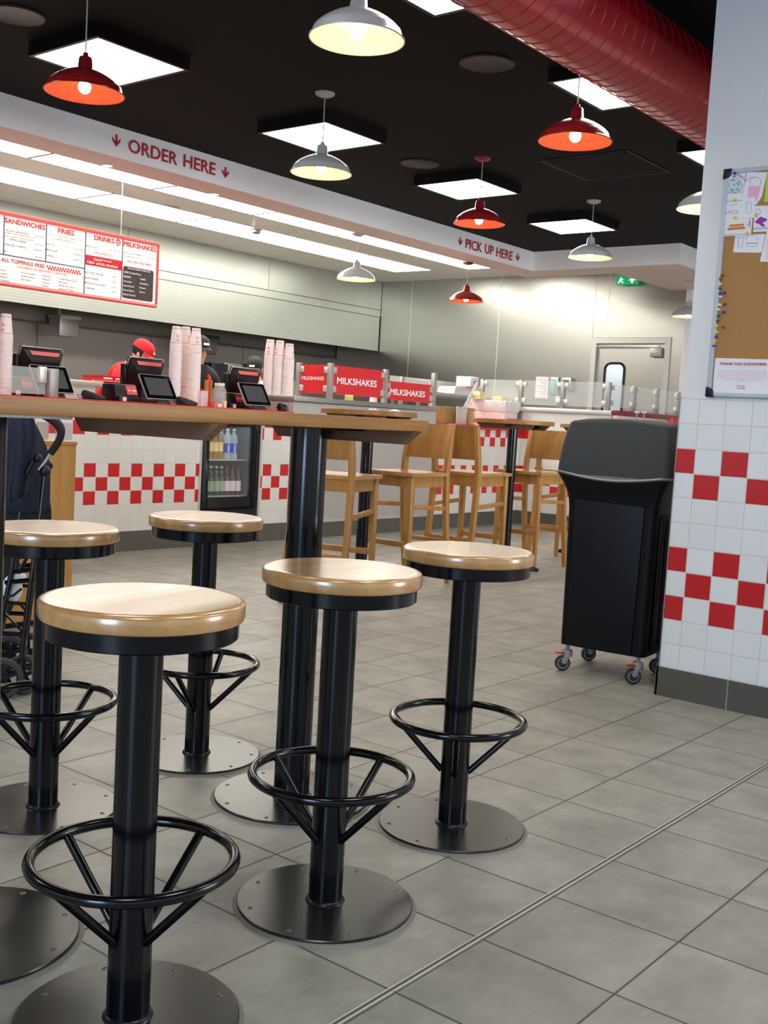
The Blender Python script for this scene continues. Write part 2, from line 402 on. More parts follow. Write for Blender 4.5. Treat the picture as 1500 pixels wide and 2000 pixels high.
def dup(o, loc=None, rz=None, label=None, group=None):
    kids = list(o.children)
    def cp(s, p):
        c = s.copy(); COL.objects.link(c)
        if p: c.parent = p
        for ch in list(s.children): cp(ch, c)
        return c
    r = cp(o, None)
    if loc is not None: r.location = loc
    if rz is not None: r.rotation_euler = (0, 0, rz)
    if label: r['label'] = label
    if group: r['group'] = group
    return r
def struct(name, mb, mat, parent=None, **kw):
    o = build(name, mb, mat, parent, **kw)
    if not parent: o['kind'] = 'structure'
    return o
_tc = {}
def text(name, s, p0, p1, h, mat, parent, plane, bold=0.0, depth=0.0015, world=True, two_line=None, italic=0.0):
    """lettering from baseline start p0 to baseline end p1 (world), cap height h; plane 'y' faces -y, plane 'x' faces -x"""
    cu = bpy.data.curves.new('t', 'FONT'); cu.body = s; cu.size = 1.0; cu.extrude = 0; cu.offset = 0.0; cu.resolution_u = 3; cu.shear = italic
    ob = bpy.data.objects.new('t', cu); COL.objects.link(ob); dg = bpy.context.evaluated_depsgraph_get(); dg.update()
    me = bpy.data.meshes.new_from_object(ob.evaluated_get(dg)); bpy.data.objects.remove(ob); bpy.data.curves.remove(cu)
    xs = [v.co.x for v in me.vertices]; x0, x1 = min(xs), max(xs)
    cap = 0.70
    u = Vector((1, 0, 0)) if plane == 'y' else (Vector((0, -1, 0)) if plane == 'x' else plane[0])
    w = Vector((0, 0, 1)) if not isinstance(plane, tuple) else plane[1]
    nrm = u.cross(w)
    L = (Vector(p1) - Vector(p0)).dot(u); sx = L / max(1e-6, x1 - x0); sy = h / cap
    for v in me.vertices:
        v.co = Vector(p0) + u * ((v.co.x - x0) * sx) + w * (v.co.y * sy) + nrm * depth
    if bold > 0:
        q_ = bold * 0.85; vs = [v.co.copy() for v in me.vertices]; fs = [tuple(p.vertices) for p in me.polygons]; nv, nf = [], []
        for dx, dz in ((-q_, 0), (q_, 0), (0, q_), (0, -q_), (0, 0)):
            b0 = len(nv); nv += [v + u * dx * sy + w * dz * sy + nrm * (0.00025 * (b0 // len(vs))) for v in vs]; nf += [tuple(i + b0 for i in f) for f in fs]
        me = bpy.data.meshes.new(name); me.from_pydata(nv, [], nf)
    me.materials.append(mat); me.name = name
    o = bpy.data.objects.new(name, me); COL.objects.link(o)
    if parent:
        o.parent = parent
        if world: o.matrix_parent_inverse = root_matrix(parent).inverted()
    return o
def ty(s, x0, y0, x1, hpx, Y, mat, parent, name='lettering', bold=0.0, off=0.004, italic=0.0):
    p0 = at_y(x0, y0, Y - off); q = at_y(x0, y0 - hpx, Y - off); h = (q - p0).z
    # find the right end at the same height
    d = ray(x1, y0); best = p0.copy(); lo, hi = y0 - 80, y0 + 120
    for _ in range(40):
        m = (lo + hi) / 2; p = at_y(x1, m, Y - off)
        if p.z > p0.z: lo = m
        else: hi = m
    return text(name, s, p0, p, h, mat, parent, 'y', bold, italic=italic)
def tx(s, x0, y0, x1, hpx, X, mat, parent, name='lettering', bold=0.0, off=0.003):
    p0 = at_x(x0, y0, X - off); h = (at_x(x0, y0 - hpx, X - off) - p0).z; lo, hi = y0 - 80, y0 + 120
    for _ in range(40):
        m = (lo + hi) / 2; p = at_x(x1, m, X - off)
        if p.z > p0.z: lo = m
        else: hi = m
    return text(name, s, p0, p, h, mat, parent, 'x', bold)

# ================================================================== THE ROOM
XW = 12.4            # far steel wall
YC, XC = 6.5, 10.5   # counter and bulkhead planes
ZB, ZD, ZK = 2.833, 3.04, 3.09
YS = 5.495           # where the steel cladding ends and white wall begins
struct('floor', MB().bx((-4.2, -3.2, -0.1), (12.9, 11.9, 0)), M['floor'])
# black dining ceiling, kitchen ceiling
struct('ceiling', MB().bx((-4.2, -3.2, ZD), (XC, YC, ZD + 0.1)).bx((XC, -3.2, ZD), (12.9, 4.765, ZD + 0.1)), M['black_ceiling'])
struct('ceiling', MB().bx((-4.2, YC + 0.36, ZK), (12.9, 11.9, ZK + 0.1)).bx((XC + 0.45, 5.70, ZK), (12.9, YC + 0.36, ZK + 0.1)), M['kitchen_ceiling'])
# bulkhead: white fascia and its off-white underside
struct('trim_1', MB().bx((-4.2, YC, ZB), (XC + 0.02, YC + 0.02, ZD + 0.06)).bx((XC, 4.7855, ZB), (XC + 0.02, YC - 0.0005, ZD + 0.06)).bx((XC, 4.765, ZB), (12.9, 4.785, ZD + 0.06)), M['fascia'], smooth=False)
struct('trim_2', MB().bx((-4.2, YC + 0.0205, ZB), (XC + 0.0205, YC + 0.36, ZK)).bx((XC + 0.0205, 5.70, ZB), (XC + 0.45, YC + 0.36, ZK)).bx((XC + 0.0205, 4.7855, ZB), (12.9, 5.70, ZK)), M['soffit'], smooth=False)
# pillar at the right with tiles
PX = 4.245; PY = 1.873
struct('wall_right', MB().bx((PX + 0.012, -0.9, 0), (PX + 1.6, PY - 0.012, ZD)), M['white_wall'], smooth=False)
tm = tiles('pillar_tile', 0.1105, 0.1020, PY - 0.081 - 0.1105, 0.121, (2, 3, 4, 7, 8), 1, white=rgb(226, 228, 228), red=rgb(190, 34, 40))
# column index counted from the corner: u = y runs backwards, so parity is fixed here
struct('trim_3', MB().bx((PX, -0.9, 0.121), (PX + 0.012, PY, 1.248)).bx((PX + 0.012, PY - 0.012, 0.121), (PX + 1.6, PY, 1.248)), tm, smooth=False)
struct('trim_4', MB().bx((PX - 0.003, PY, 0.121), (PX + 0.012, PY + 0.003, 1.25)), M['alu'], smooth=False)
bm_ = MB()
for i in range(-3, 5):
    y1 = PY - 0.02 - 0.6 * 0 if i == 4 else None
yy = PY + 0.004; w0 = 0.298
struct('baseboard_right', MB().bx((PX - 0.012, -0.9, 0), (PX, PY + 0.008, 0.121)).bx((PX - 0.012, PY, 0), (PX + 1.6, PY + 0.012, 0.121)),
       tiles('pillar_plinth_tile', 0.42, 0.3, PY - 0.30, -0.05, (), white=rgb(84, 82, 76), grout=rgb(140, 138, 128), g=0.006), smooth=False)
# far wall in steel sheets around the door
DY0, DY1, DZ = 5.65, 6.72, 2.271     # outer door frame
wl = MB()
for a, b in ((9.66, 11.9), (8.15, 9.66), (DY1, 8.15)): wl.bx((XW, a + 0.003, 0), (XW + 0.1, b - 0.003, ZK))
wl.bx((XW, DY0, DZ), (XW + 0.1, 6.527, ZK)).bx((XW, 6.533, DZ), (XW + 0.1, DY1, ZK)).bx((XW, YS, 0), (XW + 0.1, DY0, ZK))
wl.bx((XW + 0.02, YS, DZ), (XW + 0.1, 11.9, ZK))
struct('wall_far', wl, M['steel_wall'], smooth=False)
struct('wall_far', MB().bx((XW - 0.02, -3.2, 0), (XW + 0.1, YS, ZD + 0.02)), M['white_wall'], smooth=False)
struct('trim_5', MB().bx((XW - 0.006, YS - 0.002, 0), (XW + 0.004, YS + 0.012, ZK)), M['steel_pale'], smooth=False)
for i, y in enumerate((9.66, 8.15)):
    struct('trim_%d' % (6 + i), MB().bx((XW - 0.002, y - 0.004, 0), (XW + 0.002, y + 0.004, ZK)), M['steel_pale'], smooth=False)
struct('trim_8', MB().bx((XW - 0.002, 6.526, DZ), (XW + 0.002, 6.534, ZK)), M['steel_pale'], smooth=False)
# lit corridor behind the door's window
struct('wall_corridor', MB().bx((XW + 0.9, 5.2, 0), (XW + 1.0, 7.3, 2.4)).bx((XW + 0.1, 5.1, 0), (XW + 1, 5.2, 2.4)).bx((XW + 0.1, 7.3, 0), (XW + 1, 7.4, 2.4)), M['white_wall'], smooth=False)
struct('ceiling', MB().bx((XW + 0.1, 5.2, 2.4), (XW + 1.0, 7.3, 2.45)), M['white_wall'], smooth=False)
ct = thing('corridor_light', 'white light fitting in the corridor seen through the round topped door window', 'light', (XW + 0.55, 6.3, 2.37))
build('fitting', MB().bx((XW + 0.45, 5.9, 2.37), (XW + 0.65, 6.8, 2.4)), M['plastic_white'], ct, world=True)
build('diffuser', MB().bx((XW + 0.46, 5.92, 2.355), (XW + 0.64, 6.78, 2.37)), emit('corridor_diffuser', (0.85, 0.93, 1, 1), 40), ct, world=True)
sb = thing('corridor_shelf', 'grey wall panel standing in the corridor behind the door window', 'panel', (XW + 0.8, 6.45, 0))
build('panel', MB().bx((XW + 0.75, 6.42, 0), (XW + 0.8, 6.62, 2.3)), M['alu'], sb, world=True)

dr = tag(bpy.data.objects.new('door_1', None), kind='structure'); COL.objects.link(dr); dr.location = (XW, 6.18, 0)
fr = MB(); t = 0.075
fr.loft([[(XW - 0.02, DY0, 0), (XW - 0.02, DY0 + t, 0), (XW + 0.08, DY0 + t, 0), (XW + 0.08, DY0, 0)], [(XW - 0.02, DY0, DZ), (XW - 0.02, DY0 + t, DZ - t), (XW + 0.08, DY0 + t, DZ - t), (XW + 0.08, DY0, DZ)]])
fr.loft([[(XW - 0.02, DY1, 0), (XW - 0.02, DY1 - t, 0), (XW + 0.08, DY1 - t, 0), (XW + 0.08, DY1, 0)], [(XW - 0.02, DY1, DZ), (XW - 0.02, DY1 - t, DZ - t), (XW + 0.08, DY1 - t, DZ - t), (XW + 0.08, DY1, DZ)]])
fr.loft([[(XW - 0.02, DY0, DZ), (XW - 0.02, DY0 + t, DZ - t), (XW + 0.08, DY0 + t, DZ - t), (XW + 0.08, DY0, DZ)], [(XW - 0.02, DY1, DZ), (XW - 0.02, DY1 - t, DZ - t), (XW + 0.08, DY1 - t, DZ - t), (XW + 0.08, DY1, DZ)]])
build('door_frame', fr, M['steel'], dr, world=True, smooth=False, bevel=0.004)
wy0, wy1, wz0, wz1 = 6.258, 6.526, 1.20, 1.955
lf = MB(); ly0, ly1, lz = DY0 + t, DY1 - t, DZ - t
lf.bx((XW + 0.03, ly0, 0), (XW + 0.07, wy0, lz)).bx((XW + 0.03, wy1, 0), (XW + 0.07, ly1, lz)).bx((XW + 0.03, wy0, 0), (XW + 0.07, wy1, wz0)).bx((XW + 0.03, wy0, wz1), (XW + 0.07, wy1, lz))
r = 0.08
for sy, cy in ((1, wy1 - r), (-1, wy0 + r)):
    for sz, cz in ((1, wz1 - r), (-1, wz0 + r)):
        pts = [(XW + 0.03, cy + sy * r, cz + sz * r)]
        for k in range(9):
            a = PI / 2 * k / 8; pts.append((XW + 0.03, cy + sy * r * math.cos(a), cz + sz * r * math.sin(a)))
        lf.poly(pts, 0.04, (1, 0, 0))
build('door_leaf', lf, M['steel_wall'], dr, world=True, smooth=False)
def rrect(x, y0, y1, z0, z1, r, n=8):
    pts = []
    for cy, cz, a0 in ((y1 - r, z1 - r, 0), (y0 + r, z1 - r, 90), (y0 + r, z0 + r, 180), (y1 - r, z0 + r, 270)):
        for k in range(n + 1):
            a = math.radians(a0 + 90 * k / n); pts.append((x, cy + r * math.cos(a), cz + r * math.sin(a)))
    return pts
build('window_gasket', MB().tube(rrect(XW + 0.026, wy0, wy1, wz0, wz1, r), 0.016, 8, closed=True), M['black_plastic'], dr, world=True)
build('window_pane', MB().poly(rrect(XW + 0.045, wy0, wy1, wz0, wz1, r), 0.006, (1, 0, 0)), glass('door_window_glass', alpha=0.06), dr, world=True, smooth=False)
build('closer_rail', MB().bx((XW - 0.02, ly0 + 0.08, lz - 0.045), (XW + 0.03, ly1, lz - 0.02)), M['chrome'], dr, world=True, smooth=False)
build('door_closer', MB().bx((XW - 0.04, ly0 + 0.03, lz - 0.16), (XW + 0.03, ly0 + 0.18, lz - 0.05)), M['alu'], dr, world=True, bevel=0.005)
# cookline wall and remaining shell
struct('wall_back', MB().bx((-4.2, 11.3, 0), (XW, 11.4, 2.6)), M['cook_wall'], smooth=False)
for i, x in enumerate((2.2, 4.05, 5.72, 7.39, 9.06, 10.7)):
    struct('trim_%d' % (9 + i), MB().bx((x - 0.006, 11.296, 0), (x + 0.006, 11.3, 2.6)), M['steel_pale'] if i == 2 else M['dark_steel'], smooth=False)
# windowed street sides (outside the frame)
wz = MB().bx((-4.2, -3.2, 0), (-4.1, 11.9, 0.5)).bx((-4.2, -3.2, 2.7), (-4.1, 11.9, ZK))
for y in (-3.2, -1.0, 1.2, 3.4, 5.6, 6.9, 11.6): wz.bx((-4.2, y, 0.5), (-4.1, y + 0.3, 2.7))
wz.bx((-4.2, 7.2, 0.5), (-4.1, 11.6, 2.7))
struct('wall_left', wz, M['white_wall'], smooth=False)
wr = MB().bx((-4.2, -3.2, 0), (12.9, -3.1, 0.5)).bx((-4.2, -3.2, 2.7), (12.9, -3.1, ZK))
for x in (-1.5, 0.7, 2.9, 5.1): wr.bx((x, -3.2, 0.5), (x + 0.3, -3.1, 2.7))
wr.bx((6.0, -3.2, 0.5), (12.9, -3.1, 2.7))
struct('wall_rear', wr, M['white_wall'], smooth=False)
# floor expansion strip
ts = MB().bx((-4, 1.196, 0.0), (PX + 8, 1.1985, 0.0015)).bx((-4, 1.1855, 0.0), (PX + 8, 1.188, 0.0015))
struct('trim_15', MB().bx((-4, 1.188, 0), (4.2, 1.196, 0.0008)), plain('dark_joint_filler', rgb(84, 78, 76), 0.6), smooth=False)
struct('trim_16', MB().bx((-4, 1.196, 0), (4.2, 1.1985, 0.0014)).bx((-4, 1.1855, 0), (4.2, 1.188, 0.0014)), plain('worn_metal_strip', rgb(214, 210, 196), 0.35, 0.2), smooth=False)

# ------------------------------------------------------------------ bulkhead lettering
def arrow(px, ytop, ybot, wpx, parent):
    Y = YC - 0.004; p = at_y(px, ytop, Y); q = at_y(px, ybot, Y); h = p.z - q.z; w = (at_y(px + wpx / 2, ybot, Y).x - at_y(px - wpx / 2, ybot, Y).x) / 2
    c = at_y(px, ybot, Y); x, z = c.x, q.z; s = w * 0.24
    m = MB().poly([(x - s, Y, z + 0.28 * h), (x - s, Y, z + h), (x + s, Y, z + h), (x + s, Y, z + 0.28 * h)], 0.002, (0, 1, 0))
    m.poly([(x, Y, z), (x - w, Y, z + 0.48 * h), (x - w, Y, z + 0.75 * h), (x, Y, z + 0.3 * h)], 0.002, (0, 1, 0))
    m.poly([(x, Y, z), (x + w, Y, z + 0.48 * h), (x + w, Y, z + 0.75 * h), (x, Y, z + 0.3 * h)], 0.002, (0, 1, 0))
    return build('arrow', m, M['ink_fascia'], parent, world=True, smooth=False)
s1 = thing('counter_sign', 'crimson ORDER HERE lettering with two down arrows on the white bulkhead', 'sign', at_y(340, 320, YC))
arrow(227, 262, 287, 16, s1); arrow(440, 326, 348, 13.5, s1)
ty('ORDER', 251, 296, 345.5, 25.5, YC, M['ink_fascia'], s1, bold=0.022); ty('HERE', 358.5, 325, 420, 24.5, YC, M['ink_fascia'], s1, bold=0.022)
s2 = thing('counter_sign', 'crimson PICK UP HERE lettering with two down arrows on the white bulkhead', 'sign', at_y(955, 490, YC))
arrow(898.7, 463, 479.5, 7.5, s2); arrow(1010.8, 495, 510, 7.5, s2)
ty('PICK', 909.3, 484.2, 940.5, 18.5, YC, M['ink_fascia'], s2, bold=0.022); ty('UP', 947, 494, 963.4, 18, YC, M['ink_fascia'], s2, bold=0.022); ty('HERE', 969.3, 500.3, 1000.5, 17.8, YC, M['ink_fascia'], s2, bold=0.022)

# ------------------------------------------------------------------ ceiling fittings
def board(x, y, label, mat='board'):
    t = thing('ceiling_panel_light', label, 'ceiling light', (x, y, ZD), 0, 'square lights on the black ceiling')
    a = 0.31
    m = MB().bx((-a, -a, -0.075), (a, -a + 0.022, 0)).bx((-a, a - 0.022, -0.075), (a, a, 0)).bx((-a, -a + 0.022, -0.075), (-a + 0.022, a - 0.022, 0)).bx((a - 0.022, -a + 0.022, -0.075), (a, a - 0.022, 0))
    build('housing', m, M['black_plastic'], t, smooth=False)
    build('diffuser', MB().bx((-a + 0.022, -a + 0.022, -0.072), (a - 0.022, a - 0.022, -0.06)), M['board'], t, smooth=False)
    return t
b0 = board(3.78, 5.16, 'square lit panel light above the leftmost red pendant')
for x, y, lb in ((5.53, 5.16, 'square lit panel light behind the white pendant left of centre'), (7.27, 5.16, 'square lit panel light behind the red pendant near the pick up sign'),
                 (8.99, 5.16, 'farthest square lit panel light, above the white pendant by the bulkhead corner'),
                 (3.83, 2.88, 'square lit panel light cut by the top edge beside the red duct'), (5.52, 2.9, 'square lit panel light partly behind the red duct above a red pendant'),
                 (7.20, 2.9, 'square lit panel light peeping out between the red duct and the white pillar'),
                 (2.02, 5.16, 'square lit panel light outside the left of the picture'), (2.05, 2.9, 'square lit panel light above the long table'), (0.3, 5.16, 'square lit panel light at the street side by the counter'), (0.3, 2.9, 'square lit panel light behind the long table'),  # out-of-view panels carrying on the rows, added to light the floor
                 (2.05, 0.6, 'square lit panel light nearest the photographer'), (3.6, 0.0, 'square lit panel light in front of the pillar'), (0.3, 0.6, 'square lit panel light overhead of the photographer')):
    dup(b0, (x, y, ZD), label=lb)
def strip(x0, x1, y0, y1, label, group):
    t = thing('ceiling_strip_light', label, 'ceiling light', ((x0 + x1) / 2, (y0 + y1) / 2, ZK), 0, group)
    build('frame', MB().bx((x0, y0, ZK - 0.012), (x1, y0 + 0.01, ZK)).bx((x0, y1 - 0.01, ZK - 0.012), (x1, y1, ZK)).bx((x0, y0 + 0.01, ZK - 0.012), (x0 + 0.01, y1 - 0.01, ZK)).bx((x1 - 0.01, y0 + 0.01, ZK - 0.012), (x1, y1 - 0.01, ZK)), M['plastic_white'], t, world=True, smooth=False)
    build('diffuser', MB().bx((x0 + 0.011, y0 + 0.011, ZK - 0.009), (x1 - 0.011, y1 - 0.011, ZK)), M['strip'], t, world=True, smooth=False)
# panel ends measured on the kitchen ceiling
ord_ = ['leftmost', 'second', 'third', 'fourth', 'fifth', 'sixth', 'farthest']
xs1 = [at_z(px, py, ZK).x for px, py in ((40, 309), (273, 371), (464, 421), (622, 462), (757, 497))]; pitch = (xs1[-1] - xs1[0]) / 4
k = 0
for i in range(-1, 5):
    a = xs1[0] + pitch * i
    if a + pitch > XW + 0.1: break
    strip(a + 0.008, a + pitch - 0.008, 7.56, 8.18, '%s lit ceiling panel of the row nearest the order bulkhead' % ord_[k], 'lit panels nearest the bulkhead'); k += 1
xs2 = [at_z(px, py, ZK).x for px, py in ((115, 391), (307, 435), (471, 473), (605, 505))]; p2 = (xs2[-1] - xs2[0]) / 3
k = 0
for i in range(-1, 5):
    a = xs2[0] + p2 * i
    if a + p2 > XW + 0.1: break
    strip(a + 0.008, a + p2 - 0.008, 8.70, 9.32, '%s lit ceiling panel of the row nearest the cooking hood' % ord_[k], 'lit panels nearest the hood'); k += 1
def lathe_thing(name, label, cat, loc, prof, mat, group=None, n=32):
    o = build(name, MB().lathe(prof, (0, 0, 0), n, True), mat); o.location = loc
    return tag(o, label, cat, group)
for (x, y, z, lb) in ((4.97, 3.45, ZD, 'round black ceiling speaker beside the white pendant at the top'), (6.63, 5.16, ZD, 'small round black ceiling speaker left of the third square light'), (3.19, 5.15, ZD, 'round black ceiling speaker in the top left corner')):
    lathe_thing('ceiling_speaker', lb, 'speaker', (x, y, z), [(0.0001, -0.008), (0.125, -0.008), (0.14, -0.012), (0.15, -0.006), (0.15, 0)], M['black_plastic'], 'black ceiling speakers')
for (px, py, lb) in ((328, 404, 'round cream speaker in the kitchen ceiling between the light rows, left'), (773, 515, 'round cream speaker in the kitchen ceiling between the light rows, right')):
    lathe_thing('ceiling_speaker', lb, 'speaker', at_z(px, py, ZK), [(0.0001, -0.006), (0.11, -0.006), (0.12, -0.003), (0.12, 0)], plain('cream_grille_' + str(px), rgb(186, 180, 166), 0.7), 'cream kitchen ceiling speakers')
hq = thing('ceiling_hatch', 'square black access hatch flush in the black ceiling', 'hatch', (7.3, 3.95, ZD))
build('frame', MB().bx((6.95, 3.6, ZD - 0.006), (7.65, 4.3, ZD)), M['black_plastic'], hq, world=True, smooth=False)
build('lid', MB().bx((6.97, 3.62, ZD - 0.009), (7.63, 4.28, ZD - 0.006)), M['black_ceiling'], hq, world=True, smooth=False)
for (px, py, lb) in ((210, 323, 'lit recessed downlight under the bulkhead left of ORDER'), (419, 379, 'lit recessed downlight under the bulkhead below the right arrow')):
    c = at_z(px, py, ZB); t = thing('downlight', lb, 'downlight', c, 0, 'downlights in the bulkhead')
    build('ring', MB().lathe([(0.034, 0.0), (0.036, -0.005), (0.045, -0.005), (0.048, 0.0)], n=24), M['chrome'], t)
    build('lamp', MB().lathe([(0.0001, -0.004), (0.034, -0.003), (0.034, 0)], n=24), emit('downlight_lamp', (1, 0.93, 0.75, 1), 14), t)
c = at_z(501, 445, ZK); t = thing('smoke_detector', 'small grey detector on the kitchen ceiling between the light rows', 'detector', c)
build('base', MB().lathe([(0.07, 0), (0.07, -0.02), (0.0001, -0.02)], n=24), M['plastic_white'], t); build('sensor', MB().lathe([(0.045, -0.02), (0.05, -0.05), (0.03, -0.065), (0.0001, -0.065)], n=24), M['alu'], t)

# red duct
DR, DYC, DZC = 0.192, 2.375, 2.80
dt = thing('spiral_duct', 'glossy red spiral ventilation duct running under the black ceiling', 'duct', (5, DYC, DZC))
prof = []; x = -3.0
secs = []; n = 72
m = MB(); x = -3.0
while x < 12.3:
    for dx, rr in ((-0.003, 0), (0, 0), (0.003, 0.003), (0.006, 0.003), (0.009, 0), (0.012, 0)):
        secs.append([(x + dx, DYC + (DR + rr) * math.cos(2 * PI * k / n), DZC + (DR + rr) * math.sin(2 * PI * k / n)) for k in range(n)])
    x += 0.088
m.loft(secs, True)
build('duct_pipe', m, M['duct'], dt, world=True)
for x in (1.5, 4.2, 6.6, 9.2):
    build('hanger', MB().bx((x - 0.012, DYC - 0.012, DZC + DR), (x + 0.012, DYC + 0.012, ZD)), M['black_plastic'], dt, world=True)

# pendants
def pendant(name, label, kind, ztop, zrim):
    t = thing(name, label, 'pendant lamp', (0, 0, zrim), 0, kind + ' enamel pendant lamps')
    om, im = M['lamp_' + kind], M['lamp_%s_in' % kind]
    R = 0.19
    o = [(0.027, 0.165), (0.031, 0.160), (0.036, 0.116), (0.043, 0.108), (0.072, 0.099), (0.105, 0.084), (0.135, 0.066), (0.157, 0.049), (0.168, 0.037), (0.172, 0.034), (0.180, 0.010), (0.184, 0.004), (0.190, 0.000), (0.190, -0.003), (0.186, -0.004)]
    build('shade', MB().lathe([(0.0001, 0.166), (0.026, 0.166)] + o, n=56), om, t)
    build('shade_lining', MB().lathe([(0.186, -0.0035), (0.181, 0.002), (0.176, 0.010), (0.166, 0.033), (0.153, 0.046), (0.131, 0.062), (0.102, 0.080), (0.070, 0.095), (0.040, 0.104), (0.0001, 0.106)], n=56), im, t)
    build('socket', MB().lathe([(0.0001, 0.165), (0.014, 0.165), (0.012, 0.185), (0.0001, 0.187)], n=16), om, t)
    b = MB().sphere((0, 0, 0.026), 0.030, 20, (1, 1, 1.05)); build('bulb', b, M['bulb'], t)
    build('bulb_neck', MB().lathe([(0.014, 0.05), (0.014, 0.098)], n=16), M['plastic_white'], t)
    return t
def finish(t, ztop):
    z = ztop - t.location.z; om = M['lamp_red'] if 'red' in t['group'] else M['lamp_white']
    build('cord', MB().tube([(0, 0, 0.18), (0, 0, z - 0.02)], 0.0035, 8), M['cord'], t)
    build('canopy', MB().lathe([(0.0001, z - 0.026), (0.03, z - 0.024), (0.056, z - 0.012), (0.062, z)], n=32), om, t)
ZR = 2.565
pr = pendant('pendant_lamp', 'red pendant lamp hanging in front of the leftmost square ceiling light', 'red', ZD, ZR)
pw = pendant('pendant_lamp', 'white pendant lamp hanging left of centre in front of a square ceiling light', 'white', ZD, ZR)
L = []
def put(src, x, y, zr, zt, lb, first=[set()]):
    if src.name in first[0]: o = dup(src, (x, y, zr), label=lb)
    else: first[0].add(src.name); o = src; o.location = (x, y, zr); o['label'] = lb
    L.append((o, zt))
q = at_z(165, 181, ZR); put(pr, q.x, q.y, ZR, ZD, 'leftmost red pendant lamp, hanging in front of a square ceiling light')
q = at_z(1123, 276, ZR); put(pr, q.x, q.y, ZR, ZD, 'red pendant lamp hanging close in front of the red duct')
q = at_z(935, 437, ZR); put(pr, q.x, q.y, ZR, ZD, 'red pendant lamp just left of the PICK UP HERE sign')
q = at_z(910, 588, 2.42); put(pr, 9.78, 6.87, 2.42, ZB, 'red pendant lamp hanging under the bulkhead below the PICK UP HERE sign')
q = at_z(697, 76, ZR); put(pw, q.x, q.y, ZR, ZD, 'largest white pendant lamp at the top centre of the picture')
q = at_z(627, 338, ZR); put(pw, q.x, q.y, ZR, ZD, 'white pendant lamp between the ORDER HERE and PICK UP HERE signs')
q = at_z(1152, 503, ZR); put(pw, q.x, q.y, ZR, ZD, 'white pendant lamp in front of the far corner of the bulkhead')
put(pw, 7.925, 6.86, 2.405, ZB, 'white pendant lamp hanging under the bulkhead in front of the kitchen light panels')
q = at_z(1322, 405, ZR) + Vector((0.119, -0.148, 0)); put(pw, q.x, q.y, ZR, ZD, 'white pendant lamp half hidden by the pillar, against the black ceiling')
q = at_z(1350, 547, ZB); put(pw, q.x, q.y, 2.43, ZB, 'white pendant lamp half hidden by the pillar, against the steel wall')
for o, zt in L: finish(o, zt)

# ================================================================== COUNTERS
GT = ('tiled_front', 'plinth', 'countertop')
Y0 = YC + 0.005
TXO = 4.766   # a red/white tile joint on the left run
ct_l = tiles('counter_tile', 0.1045, 0.1015, TXO, 0.15, (2, 3, 4, 7, 8), 1)
ct_c = tiles('counter_tile_centre', 0.1045, 0.1015, 6.446, 0.15, (2, 3, 4, 7, 8), 0)
ct_r = tiles('counter_tile_right', 0.1045, 0.1015, 10.5, 0.15, (2, 3, 4, 7, 8), 1)
FX0, FX1 = 5.755, 6.412
cn = thing('counter', 'long white tiled order counter with red checker bands and red top', 'counter', (4.5, 6.9, 0))
build('tiled_front', MB().bx((1.2, Y0, 0.15), (FX0, Y0 + 0.06, 1.07)), ct_l, cn, world=True, smooth=False)
build('tiled_front', MB().bx((FX1, Y0, 0.15), (6.765, Y0 + 0.06, 1.07)), ct_c, cn, world=True, smooth=False)
pl_m = tiles('counter_plinth_tile', 0.6, 0.4, 0.1, -0.1, (), white=rgb(92, 90, 84), grout=rgb(70, 68, 64), g=0.008)
build('plinth', MB().bx((1.2, Y0 - 0.012, 0), (FX0 - 0.02, Y0 + 0.06, 0.15)).bx((FX1 + 0.02, Y0 - 0.012, 0), (6.765, Y0 + 0.06, 0.15)), pl_m, cn, world=True, smooth=False)
build('countertop', MB().bx((1.2, Y0 - 0.03, 1.071), (6.765, 7.3, 1.110)), M['red'], cn, world=True, bevel=0.004)
build('carcass', MB().bx((1.2, Y0 + 0.061, 0), (FX0 - 0.03, 7.25, 1.07)).bx((FX1 + 0.03, Y0 + 0.061, 0), (6.765, 7.25, 1.07)), M['plastic_white'], cn, world=True, smooth=False)
for x in (FX0, FX1): build('corner_bead', MB().bx((x - 0.012, Y0 - 0.004, 0.15), (x + 0.012, Y0 + 0.002, 1.07)), M['steel_pale'], cn, world=True, smooth=False)
# glass door fridge in the counter
fg = thing('drinks_fridge', 'black glass fronted drinks fridge built into the tiled counter', 'fridge', (6.08, 6.8, 0))
f0, f1 = FX0 + 0.018, FX1 - 0.018
build('cabinet', MB().bx((f0, Y0 + 0.03, 0.02), (f0 + 0.03, 7.15, 1.06)).bx((f1 - 0.03, Y0 + 0.03, 0.02), (f1, 7.15, 1.06)).bx((f0 + 0.03, 7.12, 0.02), (f1 - 0.03, 7.15, 1.06)).bx((f0 + 0.03, Y0 + 0.03, 1.02), (f1 - 0.03, 7.12, 1.06)).bx((f0 + 0.03, Y0 + 0.03, 0.02), (f1 - 0.03, 7.12, 0.36)), M['black_plastic'], fg, world=True, smooth=False)
build('liner', MB().bx((f0 + 0.03, 7.1, 0.36), (f1 - 0.03, 7.12, 1.02)).bx((f1 - 0.036, Y0 + 0.05, 0.36), (f1 - 0.031, 7.1, 1.02)), M['alu'], fg, world=True, smooth=False)
fd = build('door', MB().bx((f0, Y0 - 0.01, 0.30), (f0 + 0.06, Y0 + 0.025, 1.06)).bx((f1 - 0.09, Y0 - 0.01, 0.30), (f1, Y0 + 0.025, 1.06)).bx((f0 + 0.06, Y0 - 0.01, 0.96), (f1 - 0.09, Y0 + 0.025, 1.06)).bx((f0 + 0.06, Y0 - 0.01, 0.30), (f1 - 0.09, Y0 + 0.025, 0.385)), M['black_plastic'], fg, world=True, bevel=0.003)
